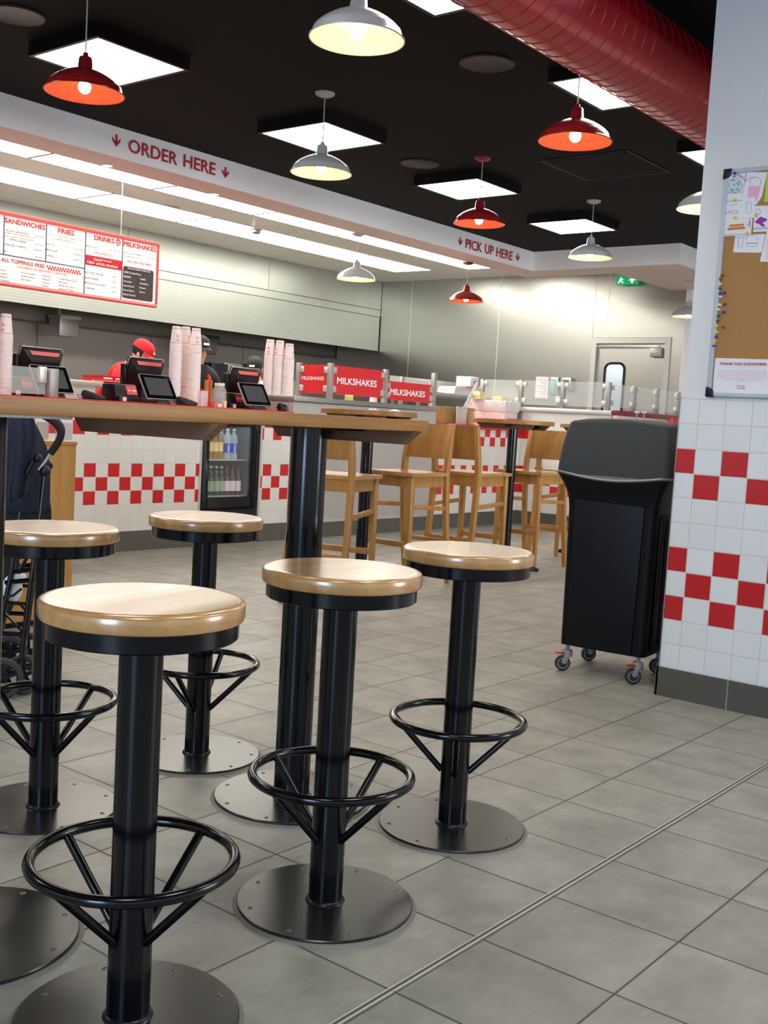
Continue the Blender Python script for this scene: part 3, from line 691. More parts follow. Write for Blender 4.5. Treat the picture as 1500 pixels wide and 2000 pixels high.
build('door_glass', MB().bx((f0 + 0.06, Y0 + 0.004, 0.385), (f1 - 0.09, Y0 + 0.012, 0.96)), glass('fridge_glass', alpha=0.04), fd, world=True, smooth=False)
build('door_handle', MB().bx((f1 - 0.05, Y0 - 0.02, 0.42), (f1 - 0.04, Y0 - 0.01, 0.94)), M['black_plastic'], fd, world=True)
build('grille', MB().bx((f0, Y0 - 0.006, 0.06), (f1, Y0 + 0.02, 0.285)), M['black_plastic'], fg, world=True, bevel=0.003)
for z in (0.392, 0.688): build('shelf', MB().bx((f0 + 0.035, Y0 + 0.05, z - 0.008), (f1 - 0.04, 7.08, z)), M['steel_pale'], fg, world=True, smooth=False)
lt = build('light_tube', MB().bx((f0 + 0.06, Y0 + 0.07, 1.0), (f1 - 0.06, Y0 + 0.1, 1.018)), emit('fridge_lamp', (0.8, 0.92, 1, 1), 6), fg, world=True, smooth=False)
def bottle(name, label, body, lab, capm, R, Hh, group, neck=0.4, labz=(0.28, 0.62), txt=None):
    t = thing(name, label, 'bottle', (0, 0, 0), 0, group)
    build('bottle_body', MB().lathe([(0.0001, 0), (R * 0.95, 0.001), (R, 0.006), (R, Hh * (1 - neck)), (R * 0.85, Hh * (1 - neck * 0.75)), (R * 0.42, Hh * (1 - neck * 0.42)), (R * 0.38, Hh * 0.965), (0.0001, Hh * 0.966)], n=20), body, t)
    build('bottle_label', MB().lathe([(R + 0.0006, Hh * labz[0]), (R + 0.0006, Hh * labz[1])], n=20), lab, t)
    build('bottle_cap', MB().lathe([(R * 0.46, Hh * 0.955), (R * 0.46, Hh), (0.0001, Hh)], n=16), capm, t)
    return t
m_amber = plain('amber_lager_glass', rgb(150, 118, 40), 0.1); m_green = plain('green_bottle_glass', rgb(34, 44, 26), 0.12); m_brown = plain('brown_bottle_glass', rgb(60, 24, 18), 0.12)
m_water = glass('water_bottle_plastic', (0.75, 0.85, 0.92, 1), 0.05, 0.35)
Rb = 0.031
br = bottle('beer_bottle', 'clear lager bottle with yellow label on the fridge top shelf', m_amber, plain('yellow_label', rgb(225, 205, 130), 0.5), plain('cream_cap', rgb(220, 215, 190), 0.4), Rb, 0.225, 'yellow labelled bottles in the fridge')
wt = bottle('water_bottle', 'clear water bottle with blue label on the fridge top shelf', m_water, plain('blue_label', rgb(40, 60, 190), 0.4), M['plastic_white'], Rb + 0.004, 0.25, 'blue labelled water bottles in the fridge', 0.3, (0.22, 0.52))
gb = bottle('beer_bottle', 'green beer bottle with pale label on the fridge lower shelf', m_green, plain('pale_green_label', rgb(150, 165, 140), 0.5), plain('white_cap', rgb(225, 222, 200), 0.4), Rb, 0.235, 'green bottles in the fridge', labz=(0.14, 0.5))
rb = bottle('beer_bottle', 'brown beer bottle with white and red label on the fridge lower shelf', m_brown, plain('white_red_label', rgb(225, 205, 210), 0.5), plain('maroon_cap', rgb(120, 30, 30), 0.4), Rb, 0.235, 'brown bottles in the fridge', labz=(0.14, 0.5))
for s in (gb, ): build('neck_label', MB().lathe([(Rb * 0.72, 0.168), (Rb * 0.46, 0.195)], n=16), plain('neck_green', rgb(140, 160, 130), 0.5), s)
build('neck_label', MB().lathe([(Rb * 0.72, 0.168), (Rb * 0.46, 0.195)], n=16), plain('neck_red', rgb(190, 70, 70), 0.5), rb)
text('bottle_lettering', 'smart', (-0.008, -Rb - 0.005, 0.06), (-0.008, -Rb - 0.005, 0.12), 0.02, M['ink_white'], wt, (Vector((0, 0, 1)), Vector((-1, 0, 0))), 0.03, 0.0, world=False)
def row(src, pxs, pyb, zsh, yfront, rows, lbs):
    first = True
    for r_ in range(rows):
        for i, px in enumerate(pxs):
            x = at_y(px, pyb, yfront).x + 0.0
            o = src if first else dup(src)
            first = False
            o.location = (x, yfront + r_ * 0.075, zsh); o['label'] = lbs[0] if r_ == 0 else lbs[1]
            if r_ == 0 and len(lbs) > 2: o['label'] = lbs[2 + i]
yf = Y0 + 0.12
row(br, (408, 418, 428), 890, 0.688, yf, 2, ('', 'yellow labelled lager bottle standing behind the front row in the fridge', 'leftmost yellow labelled lager bottle in the fridge', 'middle one of the yellow labelled lager bottles in the fridge', 'yellow labelled lager bottle next to the water bottles in the fridge'))
row(wt, (442.5, 455), 890, 0.688, yf, 2, ('', 'water bottle standing behind the front blue labelled ones', 'blue labelled water bottle beside the yellow lager bottles', 'rightmost blue labelled water bottle in the front of the fridge'))
row(gb, (400, 409.5, 420.5, 430.5), 960, 0.392, yf, 2, ('', 'green beer bottle standing behind the front row on the lower shelf', 'leftmost green beer bottle at the edge of the fridge door', 'second green beer bottle from the left in the fridge', 'third green beer bottle from the left in the fridge', 'green beer bottle next to the brown bottles'))
row(rb, (441, 452, 463), 960, 0.392, yf, 2, ('', 'brown beer bottle standing behind the front row on the lower shelf', 'brown beer bottle next to the green bottles', 'middle brown beer bottle with white and red label', 'rightmost brown beer bottle on the lower fridge shelf'))

# stainless milkshake station
st = thing('steel_cabinet', 'tall stainless steel milkshake station set into the counter', 'cabinet', (7.8, 6.9, 0))
S0, S1 = 6.77, 8.855
build('body', MB().bx((S0, Y0 - 0.004, 0.15), (S1, 7.35, 1.195)), steel('satin_steel_front', (0.78, 0.76, 0.72, 1), 0.5, 2), st, world=True, smooth=False)
build('worktop', MB().bx((S0 - 0.01, Y0 - 0.03, 1.2), (S1 + 0.03, 7.4, 1.245)), M['steel'], st, world=True, bevel=0.004)
build('plinth', MB().bx((S0, Y0 - 0.012, 0), (S1, 7.3, 0.135)), pl_m, st, world=True, smooth=False)
build('plinth_trim', MB().bx((S0, Y0 - 0.016, 0.136), (S1, Y0, 0.15)), M['steel_pale'], st, world=True, smooth=False)
cr = thing('counter', 'white tiled pick up counter with red checker bands and low red top', 'counter', (9.7, 6.9, 0))
build('tiled_front', MB().bx((S1 + 0.005, Y0, 0.15), (XC - 0.002, Y0 + 0.06, 1.04)), ct_r, cr, world=True, smooth=False)
build('plinth', MB().bx((S1 + 0.005, Y0 - 0.012, 0), (XC - 0.012, Y0 + 0.06, 0.15)), pl_m, cr, world=True, smooth=False)
build('countertop', MB().bx((S1 + 0.035, Y0 - 0.03, 1.041), (XC - 0.034, 7.3, 1.078)), M['red'], cr, world=True, bevel=0.004)
build('carcass', MB().bx((S1 + 0.035, Y0 + 0.061, 0), (XC - 0.034, 7.25, 1.04)), M['plastic_white'], cr, world=True, smooth=False)
# far counter running towards the viewer's right, with steel cap
YE = 5.40
fc = thing('counter', 'high white tiled counter with steel cap in front of the far steel wall', 'counter', (10.8, 5.95, 0))
uvt = tiles('counter_tile_far', 0.1045, 0.1015, Y0, 0.15, (2, 3, 4, 7, 8), 1)
build('tiled_front', MB().bx((XC, YE, 0.15), (XC + 0.06, Y0 - 0.001, 1.27)), uvt, fc, world=True, smooth=False)
build('plinth', MB().bx((XC - 0.012, YE - 0.012, 0), (XC + 0.06, Y0 - 0.02, 0.15)), pl_m, fc, world=True, smooth=False)
build('steel_cap', MB().bx((XC - 0.03, YE - 0.01, 1.271), (XC + 0.16, Y0 + 0.35, 1.318)), M['steel_pale'], fc, world=True, bevel=0.003)
build('carcass', MB().bx((XC + 0.061, YE + 0.07, 0), (XC + 0.16, Y0 + 0.3, 1.27)), M['plastic_white'], fc, world=True, smooth=False)
fe = thing('counter', 'condiment counter with dark red cap running behind the black bin', 'counter', (11.4, 5.2, 0))
build('wall_panel', MB().bx((XC, YE - 0.07, 0.15), (XW - 0.03, YE - 0.014, 1.27)), plain('pale_pink_panel', rgb(226, 205, 200), 0.4), fe, world=True, smooth=False)
build('red_cap', MB().bx((XC - 0.0, YE - 0.085, 1.271), (XW - 0.03, YE - 0.014, 1.325)).bx((XC + 0.165, YE - 0.014, 1.271), (XW - 0.03, YE + 0.12, 1.325)), plain('dark_red_laminate', rgb(128, 38, 42), 0.35), fe, world=True, bevel=0.003)
build('condiment_top', MB().bx((XC + 0.1, YE - 0.5, 1.03), (XW - 0.03, YE - 0.075, 1.07)), M['soffit'], fe, world=True, bevel=0.003)
build('cupboard', MB().bx((XC + 0.12, YE - 0.48, 0.0), (XW - 0.03, YE - 0.075, 1.03)), M['plastic_white'], fe, world=True, smooth=False)

# guard posts and panels
def guard(name, label, posts, panels, cat='glass screen', group=None):
    """posts: (x, y, z0, z1); panels: (mat, p, q, z0, z1) standing between two points"""
    t = thing(name, label, cat, (posts[0][0], posts[0][1], posts[0][2]), 0, group)
    for (x, y, z0, z1) in posts: build('post', MB().bx((x - 0.022, y - 0.022, z0), (x + 0.022, y + 0.022, z1)), M['alu'], t, world=True, bevel=0.002)
    for (mat, p, q, z0, z1) in panels:
        p, q = Vector((*p, 0)), Vector((*q, 0)); d = (q - p).normalized(); a, b = p + d * 0.035, q - d * 0.035
        m = MB().bar(a + Vector((0, 0, (z0 + z1) / 2)), b + Vector((0, 0, (z0 + z1) / 2)), 0.008, z1 - z0)
        nx = Vector((-d.y, d.x, 0))
        m = MB().loft([[a - nx * 0.004 + Vector((0, 0, z0)), b - nx * 0.004 + Vector((0, 0, z0)), b + nx * 0.004 + Vector((0, 0, z0)), a + nx * 0.004 + Vector((0, 0, z0))], [a - nx * 0.004 + Vector((0, 0, z1)), b - nx * 0.004 + Vector((0, 0, z1)), b + nx * 0.004 + Vector((0, 0, z1)), a + nx * 0.004 + Vector((0, 0, z1))]])
        build('panel', m, mat, t, world=True, smooth=False)
        for e, sgn in ((p, 1), (q, -1)):
            for z in (z0 + 0.045, z1 - 0.045):
                c = e + d * sgn * 0.045
                build('clamp', MB().box((c.x, c.y, z), (0.05, 0.034, 0.055), math.atan2(d.y, d.x)), M['steel_pale'], t, world=True, bevel=0.004)
    return t
ZC = 1.245; YP = 6.56
xa = at_y(643, 780, YP).x; xb = at_y(750, 788, YP).x; xc = at_y(844.5, 796, YP).x
zt = at_y(643, 709, YP).z
# rear end of the side panel
lo, hi = YP, YP + 1.5
for _ in range(30):
    mm = (lo + hi) / 2; p = at_x(583.5, 740, xa)
yb = at_x(583.5, 740, xa).y
g1 = guard('milkshake_screen', 'red MILKSHAKES screen with two long panels on grey posts above the steel station', [(xa, yb, ZC, zt - 0.0), (xa, YP, ZC, zt), (xb, YP, ZC, zt)],
           [(M['red_sign'], (xa, yb), (xa, YP), ZC + 0.045, zt - 0.015), (M['red_sign'], (xa, YP), (xb, YP), ZC + 0.045, zt - 0.015)], 'sign')
zl = at_y(790, 752, YP).z
g2 = guard('milkshake_screen', 'low red MILKSHAKES screen at the right end of the steel station', [(xc, YP, ZC, zt + 0.02)],
           [(M['red_sign'], (xb - 0.005, YP), (xc, YP), ZC + 0.035, ZC + 0.215)], 'sign')
E = 0
tx('MILKSHAKES', 589.6, 741.3, 633, 6.6, xa, M['ink_white'], g1, bold=0.03, off=0.006)
ty('MILKSHAKES', 658, 748.8, 735, 12.3, YP, M['ink_white'], g1, bold=0.04, off=0.006)
ty('MILKSHAKES', 761.5, 770.0, 829.3, 11.3, YP, M['ink_white'], g2, bold=0.04, off=0.006)
py2 = YP + 0.95
x3 = at_y(783, 770, py2).x; x4 = at_y(842, 780, py2 - 0.0).x
fsc = guard('frosted_screen', 'small frosted screen with white clamps behind the low red sign', [(x3, py2, ZC, ZC + 0.33), (x4, py2, ZC, ZC + 0.33)], [(plain('frosted_acrylic', rgb(205, 212, 212), 0.4), (x3, py2), (x4, py2), ZC + 0.12, ZC + 0.31)])
build('steel_stand', MB().bx((x3 - 0.03, py2 - 0.05, 0.0), (x4 + 0.03, py2 + 0.1, ZC)) if x3 > S1 + 0.06 else MB().bx((S1 + 0.06, 7.45, 0.0), (x4 + 0.03, 7.55, ZC)).bx((x3 - 0.03, py2 - 0.04, ZC - 0.03), (x4 + 0.03, 7.55, ZC)), M['steel'], fsc, world=True)
tagp = at_y(675, 777, YP + 0.02)
yt = thing('label_tag', 'small yellow tag on the steel worktop below the big red sign', 'tag', (tagp.x, YP - 0.02, ZC)); build('card', MB().bx((tagp.x - 0.045, YP - 0.035, ZC), (tagp.x + 0.045, YP - 0.025, ZC + 0.035)), plain('yellow_card', rgb(215, 205, 60), 0.5), yt, world=True)
build('backing', MB().bx((tagp.x - 0.055, YP - 0.024, ZC), (tagp.x + 0.055, YP - 0.018, ZC + 0.05)), M['plastic_white'], yt, world=True)
cp = at_d(825, 735, 11.4); o = build('paper_cup', MB().lathe([(0.0001, 0.13), (0.03, 0.13), (0.044, 0), (0.0001, 0)], n=24), M['cup']); o.location = (xc - 0.05, 7.3, ZC); tag(o, 'single upturned white cup standing behind the frosted screen', 'cup')

# sneeze guards on the far counter: clear panels
xg = XC + 0.02; zc = 1.318
gy = [at_x(px, 760, xg).y for px in (942, 1018, 1100)] + [YE + 0.06]
gp = [(xg, y, zc, zc + 0.30) for y in gy]
guard('glass_guard', 'clear glass guard on posts along the far steel capped counter', gp, [(M['glass'], (xg, gy[i]), (xg, gy[i + 1]), zc + 0.03, zc + 0.30) for i in range(3)])
xs = [XC + 0.62, XC + 1.2, XW - 0.12]
guard('glass_guard', 'clear glass guard running back along the red capped counter behind the bin', [(x, YE + 0.06, 1.325, 1.62) for x in xs], [(M['glass'], (XC + 0.05, YE + 0.06), (xs[0], YE + 0.06), 1.36, 1.61)] + [(M['glass'], (xs[i], YE + 0.06), (xs[i + 1], YE + 0.06), 1.36, 1.61) for i in range(2)])
# left end guard on the order counter
ya = Y0 + 0.05; xq = at_y(100, 760, ya).x
gl = thing('glass_guard', 'grey square post with clear glass at the left of the order counter', 'glass screen', (xq, ya, 1.11))
build('post', MB().bx((xq - 0.035, ya - 0.035, 1.11), (xq + 0.035, ya + 0.035, at_y(100, 720, ya).z)), M['alu'], gl, world=True, bevel=0.003)
xl = at_y(20, 760, ya).x
build('panel', MB().bx((xl, ya - 0.004, 1.125), (xq - 0.05, ya + 0.004, at_y(60, 717, ya).z)), M['glass'], gl, world=True, smooth=False)
build('clamp', MB().box((xq - 0.075, ya, 1.26), (0.06, 0.03, 0.11)), M['steel_pale'], gl, world=True, bevel=0.004)
g3 = thing('glass_guard', 'frameless clear glass screen at the right end of the order counter', 'glass screen', (6.6, Y0 + 0.02, 1.11))
x5, x6 = at_y(576, 760, Y0 + 0.02).x, 6.76
build('panel', MB().bx((x5, Y0 + 0.02, 1.11), (6.76, Y0 + 0.026, 1.38)), glass('pink_tinted_glass', (0.95, 0.85, 0.85, 1), 0.02, 0.14), g3, world=True, smooth=False)  # clear glass; its pinkish reflection is painted in as the colour
build('foot', MB().bx((x5 + 0.05, Y0 + 0.012, 1.11), (x5 + 0.09, Y0 + 0.034, 1.125)), M['steel_pale'], g3, world=True)

# ================================================================== KITCHEN
YH = 10.22
hd = thing('extractor_hood', 'long pale perforated extractor hood above the cooking line', 'hood', (5, 10.8, 2.08))
build('front_panel', MB().bx((-3.9, YH, 2.085), (XW - 0.02, YH + 0.03, 2.575)), M['hood_panel'], hd, world=True, smooth=False)
build('middle_band', MB().bx((-3.9, YH, 2.583), (XW - 0.01, YH + 0.03, 2.675)), M['hood_panel'], hd, world=True, smooth=False)
up = MB()
hx = [0.5, 2.6, at_y(455, 470, YH).x - 2.15, 0]
sx = [-3.9, 1.4, 3.9, at_y(252, 430, YH).x, at_y(528, 480, YH).x, XW - 0.005]
for a, b in zip(sx[:-1], sx[1:]): up.bx((a + 0.003, YH, 2.683), (b - 0.003, YH + 0.03, ZK - 0.002))
build('upper_panel', up, M['hood_panel'], hd, world=True, smooth=False)
build('backing', MB().bx((-3.9, YH + 0.031, 2.09), (XW - 0.01, YH + 0.05, ZK)), M['dark_steel'], hd, world=True, smooth=False)
build('underside', MB().bx((-3.9, YH + 0.05, 2.25), (XW - 0.01, 11.3, 2.28)), M['dark_steel'], hd, world=True, smooth=False)
build('inner_gutter', MB().bx((-3.9, 11.05, 1.98), (XW - 0.01, 11.29, 2.25)), M['dark_steel'], hd, world=True, bevel=0.02)
def kbox(label, cat, name, a, b, mat, extra=None, bev=0.006):
    t = thing(name, label, cat, ((a[0] + b[0]) / 2, (a[1] + b[1]) / 2, a[2]))
    build('body', MB().bx(a, b), mat, t, world=True, bevel=bev)
    if extra: extra(t)
    return t
p = at_y(111, 655, 10.85); q = at_y(149, 622, 10.85)
kbox('pale steel box hanging under the hood at the left', 'steel box', 'control_box', (p.x, 10.8, p.z), (q.x, 11.02, q.z), M['steel'], lambda t: build('hanger', MB().bx((p.x + 0.05, 10.9, q.z), (p.x + 0.08, 10.93, 2.2495)), M['steel'], t, world=True) and build('lid', MB().bx((p.x - 0.01, 10.78, q.z - 0.02), (q.x + 0.02, 11.03, q.z + 0.015)), M['steel'], t, world=True))
p1 = at_y(393, 690, 10.85); q1 = at_y(420, 660, 10.85)
kbox('dark box hanging under the hood behind the black capped worker', 'steel box', 'control_box', (p1.x, 10.8, p1.z), (q1.x, 11.02, q1.z), M['dark_steel'], lambda t: build('hanger', MB().bx((p1.x + 0.05, 10.9, q1.z), (p1.x + 0.08, 10.93, 2.2495)), M['dark_steel'], t, world=True) and build('lid', MB().bx((p1.x - 0.01, 10.78, q1.z - 0.02), (q1.x + 0.02, 11.03, q1.z + 0.02)), M['black_plastic'], t, world=True))
# cooking bank, prep table
def feet(t, x0, x1, y0, y1, z, mat):
    for x in (x0, x1):
        for y in (y0, y1): build('leg', MB().bx((x - 0.02, y - 0.02, 0), (x + 0.02, y + 0.02, z)), mat, t, world=True)
gd = thing('griddle', 'dark griddle bank on the cooking line behind the workers', 'griddle', (9.0, 10.9, 0))
build('body', MB().bx((3.0, 10.75, 0.12), (11.9, 11.28, 0.92)), M['dark_steel'], gd, world=True, bevel=0.01)
build('hot_plate', MB().bx((3.0, 10.72, 0.92), (11.9, 11.28, 0.96)), M['black_metal'], gd, world=True, bevel=0.004)
build('splash_guard', MB().bx((3.0, 11.26, 0.96), (11.9, 11.29, 1.25)), M['dark_steel'], gd, world=True)
feet(gd, 3.1, 11.8, 10.8, 11.2, 0.12, M['black_metal'])
a = at_y(401, 762, 10.9); b = at_y(441, 712, 10.9); a2x = at_y(437, 740, 10.9).x
kbox('dark square machine on the griddle bank left of the tall screen', 'machine', 'toaster', (a.x, 10.8, 0.96), (a2x - 0.02, 11.2, b.z), M['black_plastic'], lambda t: build('slot', MB().bx((a.x + 0.03, 10.795, 1.1), (b.x - 0.03, 10.805, 1.2)), M['dark_steel'], t, world=True))
a2 = at_y(437, 740, 10.9); b2 = at_y(477, 712, 10.9)
kbox('pale steel upright plate behind the third black terminal', 'machine', 'heat_shield', (a2.x, 10.9, 0.96), (b2.x, 10.93, b2.z), M['steel'], lambda t: build('edge', MB().bx((b2.x, 10.88, 0.96), (b2.x + 0.04, 10.95, b2.z + 0.01)), M['black_plastic'], t, world=True))
pt = thing('prep_table', 'steel topped prep table standing behind the order counter', 'table', (5.6, 8.4, 0))
build('tabletop', MB().bx((3.4, 8.05, 1.235), (5.95, 8.7, 1.28)), M['steel_pale'], pt, world=True, bevel=0.005)
build('cupboard', MB().bx((3.45, 8.1, 0.1), (5.9, 8.65, 1.235)), M['plastic_white'], pt, world=True)
feet(pt, 3.5, 5.85, 8.15, 8.6, 0.1, M['steel'])
for i, (x0, x1, lb) in enumerate(((190, 212, 'leftmost red burger box on the prep table'), (213, 226, 'middle red burger box on the prep table'), (226, 238, 'red burger box partly behind the middle terminal'))):
    A = at_y(x0, 745, 8.2); B = at_y(x1, 733, 8.2)
    t = thing('food_box', lb, 'box', ((A.x + B.x) / 2, 8.25, 1.28), 0, 'red boxes on the prep table')
    build('carton', MB().bx((A.x, 8.12, 1.28), (B.x - 0.008, 8.42, 1.332)), M['red_sign'], t, world=True, bevel=0.003)
    build('lid', MB().bx((A.x - 0.003, 8.11, 1.332), (B.x - 0.005, 8.43, 1.338)), M['red_sign'], t, world=True)
    build('lettering', MB().bx((A.x + 0.015, 8.116, 1.31), (min(B.x - 0.02, A.x + 0.1), 8.12, 1.322)), M['ink_white'], t, world=True)
A = at_y(158, 748, 8.12)
t = thing('burger_tray', 'shallow red tray lying beside the red boxes on the prep table', 'tray', (A.x + 0.25, 8.2, 1.28))
build('tray', MB().bx((A.x + 0.1, 8.06, 1.28), (A.x + 0.55, 8.10, 1.288)), M['red_sign'], t, world=True)
build('rim', MB().bx((A.x + 0.1, 8.055, 1.288), (A.x + 0.55, 8.105, 1.292)), M['paper'], t, world=True)

# ------------------------------------------------------------------ menu board
YM = 7.92
mb = thing('menu_board', 'white and red hanging menu board above the order counter', 'menu board', at_y(150, 510, YM))
xr_ = at_y(311, 475, YM).x; zt_ = at_y(311, 475, YM).z; zb_ = at_y(304, 601, YM).z; xl_ = 3.1
build('panel', MB().bx((xl_ + 0.02, YM, zb_ + 0.02), (xr_ - 0.02, YM + 0.03, zt_ - 0.02)), M['sign_white'], mb, world=True, smooth=False)
bd = 0.03
build('frame', MB().bx((xl_, YM - 0.008, zt_ - bd), (xr_, YM + 0.04, zt_)).bx((xl_, YM - 0.008, zb_), (xr_, YM + 0.04, zb_ + bd)).bx((xr_ - bd * 0.8, YM - 0.008, zb_ + bd), (xr_, YM + 0.04, zt_ - bd)).bx((xl_, YM - 0.008, zb_ + bd), (xl_ + bd, YM + 0.04, zt_ - bd)), M['red_frame'], mb, world=True, bevel=0.004)
def vline(px, py, z0, z1):
    x = at_y(px, py, YM).x; build('rule_line', MB().bx((x - 0.004, YM - 0.004, z0), (x + 0.004, YM, z1)), M['ink_navy'], mb, world=True, smooth=False); return x
zm = at_y(88, 511, YM).z
v1 = vline(8.5, 418, zm, zt_ - bd); v2 = vline(91, 436, zm, zt_ - bd); v3 = vline(167.5, 452, zb_ + bd, zt_ - bd); v4 = vline(240, 466, zb_ + bd, zt_ - bd)
build('rule_line', MB().bx((xl_ + bd, YM - 0.004, zm - 0.004), (v3, YM, zm + 0.004)), M['ink_navy'], mb, world=True, smooth=False)
R_, G_, W_ = M['ink_red'], M['ink_grey'], M['ink_white']
def zA(x, y): return x * 170 / 1500, 400 + y * 170 / 1500
def zB(x, y): return 150 + x * 0.12, 420 + y * 0.12
for f, lst in ((zA, [('SANDWICHES', 85, 300, 778, 80, R_, .05), ('VEGGIE SANDWICH', 90, 450, 492, 38, G_, .02), ('Grilled onions, grilled mushrooms,', 88, 490, 610, 26, G_, .01), ('green peppers, lettuce & tomato', 85, 540, 585, 26, G_, .01),
                       ('WITH CHEESE', 160, 612, 450, 36, G_, .02), ('GRILLED CHEESE', 75, 692, 440, 36, G_, .02), ('BLT', 66, 815, 145, 36, G_, .02), ('4.95 524', 600, 550, 745, 30, G_, .02), ('5.45 624', 590, 690, 738, 30, G_, .02), ('3.95 474', 582, 785, 728, 30, G_, .02), ('5.95 542', 575, 905, 720, 30, G_, .02),
                       ('FRIES', 1000, 480, 1275, 80, R_, .05), ('FIVE GUYS STYLE OR CAJUN STYLE', 832, 522, 1410, 24, R_, .02), ('COOKED IN PEANUT OIL', 920, 592, 1318, 24, R_, .02), ('LITTLE', 806, 690, 935, 34, G_, .02), ('REGULAR', 800, 785, 990, 34, G_, .02), ('LARGE', 794, 880, 930, 34, G_, .02),
                       ('3.50 528', 1275, 775, 1420, 30, G_, .02), ('4.50 955', 1268, 865, 1412, 30, G_, .02), ('5.50 1314', 1262, 955, 1408, 30, G_, .02),
                       ('ALL TOPPINGS FREE', 20, 970, 762, 64, R_, .04), ('CUSTOMISE (KCALS ARE ADDED TO BASIC ITEM)', 290, 1085, 1160, 34, R_, .01)]
                      + [(s, 5, 1135 + i * 57, 5 + w, 30, G_, .01) for i, (s, w) in enumerate((('Mayo', 100), ('Lettuce', 135), ('Pickles', 130), ('Tomatoes', 175)))]
                      + [(s, 358, 1180 + i * 57, 358 + w, 30, G_, .01) for i, (s, w) in enumerate((('Green Peppers', 258), ('Grilled Onions', 250), ('Hot Sauce', 175)))]
                      + [(s, 730, 1235 + i * 57, 730 + w, 30, G_, .01) for i, (s, w) in enumerate((('Ketchup', 140), ('Mustard', 135), ('Onions', 120), ('Relish', 105)))]
                      + [(s, 1010, 1285 + i * 57, 1010 + w, 30, G_, .01) for i, (s, w) in enumerate((('Grilled Mushrooms', 310), ('HP Sauce', 155), ('Bar-B-Que Sauce', 280), ('Jalapeno Peppers', 290)))]),
               (zB, [('DRINKS', 285, 402, 606, 76, R_, .05), ('REGULAR', 155, 512, 325, 30, G_, .02), ('3.25 0', 540, 585, 700, 24, G_, .02), ('FREE REFILLS', 290, 628, 566, 34, R_, .02), ('BOTTLED WATER', 128, 945, 430, 34, G_, .02), ('BUDWEISER', 125, 1030, 350, 30, G_, .02), ('BROOKLYN LAGER', 120, 1112, 465, 30, G_, .02), ('CORONA', 118, 1192, 290, 30, G_, .02),
                       ('2.25', 565, 1012, 635, 26, G_, .02), ('4.75', 565, 1098, 632, 26, G_, .02), ('5.25', 562, 1180, 630, 26, G_, .02), ('4.75', 560, 1262, 626, 26, G_, .02),
                       ('MILKSHAKES', 765, 500, 1287, 76, R_, .05), ('FIVE GUYS SHAKE', 760, 622, 1058, 30, G_, .02), ('Add Whipped Cream', 760, 670, 1015, 22, G_, .01), ('5.95 670', 1155, 705, 1270, 24, G_, .02), ('ALL MIX-INS FREE', 818, 765, 1210, 36, R_, .03)])):
    for s, x0, y0, x1, hh, mt, bo in lst:
        a = f(x0, y0); b = f(x1, y0); h_ = f(0, hh)[1] - f(0, 0)[1]
        ty(s, a[0], a[1], b[0], h_, YM, mt, mb, bold=bo, off=0.003)
# checker strip, red block, drinks badge, black panel
pa = at_y(*zA(805, 1045), YM); pb = at_y(*zA(1390, 1180), YM); ncol = 26; cw = (pb.x - pa.x) / ncol; ck = MB(); ztp = at_y(*zA(805, 1040), YM).z
for i in range(ncol):
    for j in range(2):
        if (i + j) % 2 == 0: ck.bx((pa.x + i * cw, YM - 0.003, ztp - 0.018 * (j + 1)), (pa.x + (i + 1) * cw, YM, ztp - 0.018 * j))
build('checker_strip', ck, R_, mb, world=True, smooth=False)
za_, zb2 = at_y(*zB(120, 636), YM).z, at_y(*zB(115, 800), YM).z
rbk = build('red_banner', MB().bx((v3 + 0.004, YM - 0.003, zb2), (v4 - 0.004, YM, za_)), M['red_sign'], mb, world=True, smooth=False)
a = zB(272, 735); ty('Coca-Cola', a[0], a[1], zB(402, 0)[0], 5.5, YM, W_, mb, bold=0.03, off=0.005, italic=0.35); a = zB(412, 748); ty('freestyle', a[0], a[1], zB(565, 0)[0], 3.6, YM, W_, mb, bold=0.02, off=0.005)
a = zB(170, 783); ty('100+ drink choices', a[0], a[1], zB(660, 0)[0], 5.6, YM, W_, mb, bold=0.03, off=0.005)
c = at_y(*zB(670, 446), YM); build('badge', MB().lathe([(0.0001, 0.004), (0.028, 0.004), (0.028, 0)], c, 28, R=Matrix.Rotation(PI / 2, 3, 'X')), M['red_sign'], mb, world=True)
a = zB(640, 440); ty('FREE', a[0], a[1], zB(700, 0)[0], 3, YM, W_, mb, bold=0.03, off=0.007); a = zB(634, 475); ty('REFILL', a[0], a[1], zB(705, 0)[0], 3, YM, W_, mb, bold=0.03, off=0.007)
A0, A1 = at_y(*zB(755, 822), YM), at_y(*zB(1230, 1415), YM); r = 0.02
z1_, z0_ = A0.z, at_y(*zB(735, 1345), YM).z
bp = []
for cx, cz, a0 in ((A1.x - r, z1_ - r, 0), (A0.x + r, z1_ - r, 90), (A0.x + r, z0_ + r, 180), (A1.x - r, z0_ + r, 270)):
    for k in range(6): an = math.radians(a0 + 18 * k); bp.append((cx + r * math.cos(an), YM - 0.003, cz + r * math.sin(an)))
build('mix_in_panel', MB().poly(bp, 0.003, (0, 1, 0)), M['ink_black'], mb, world=True, smooth=False)
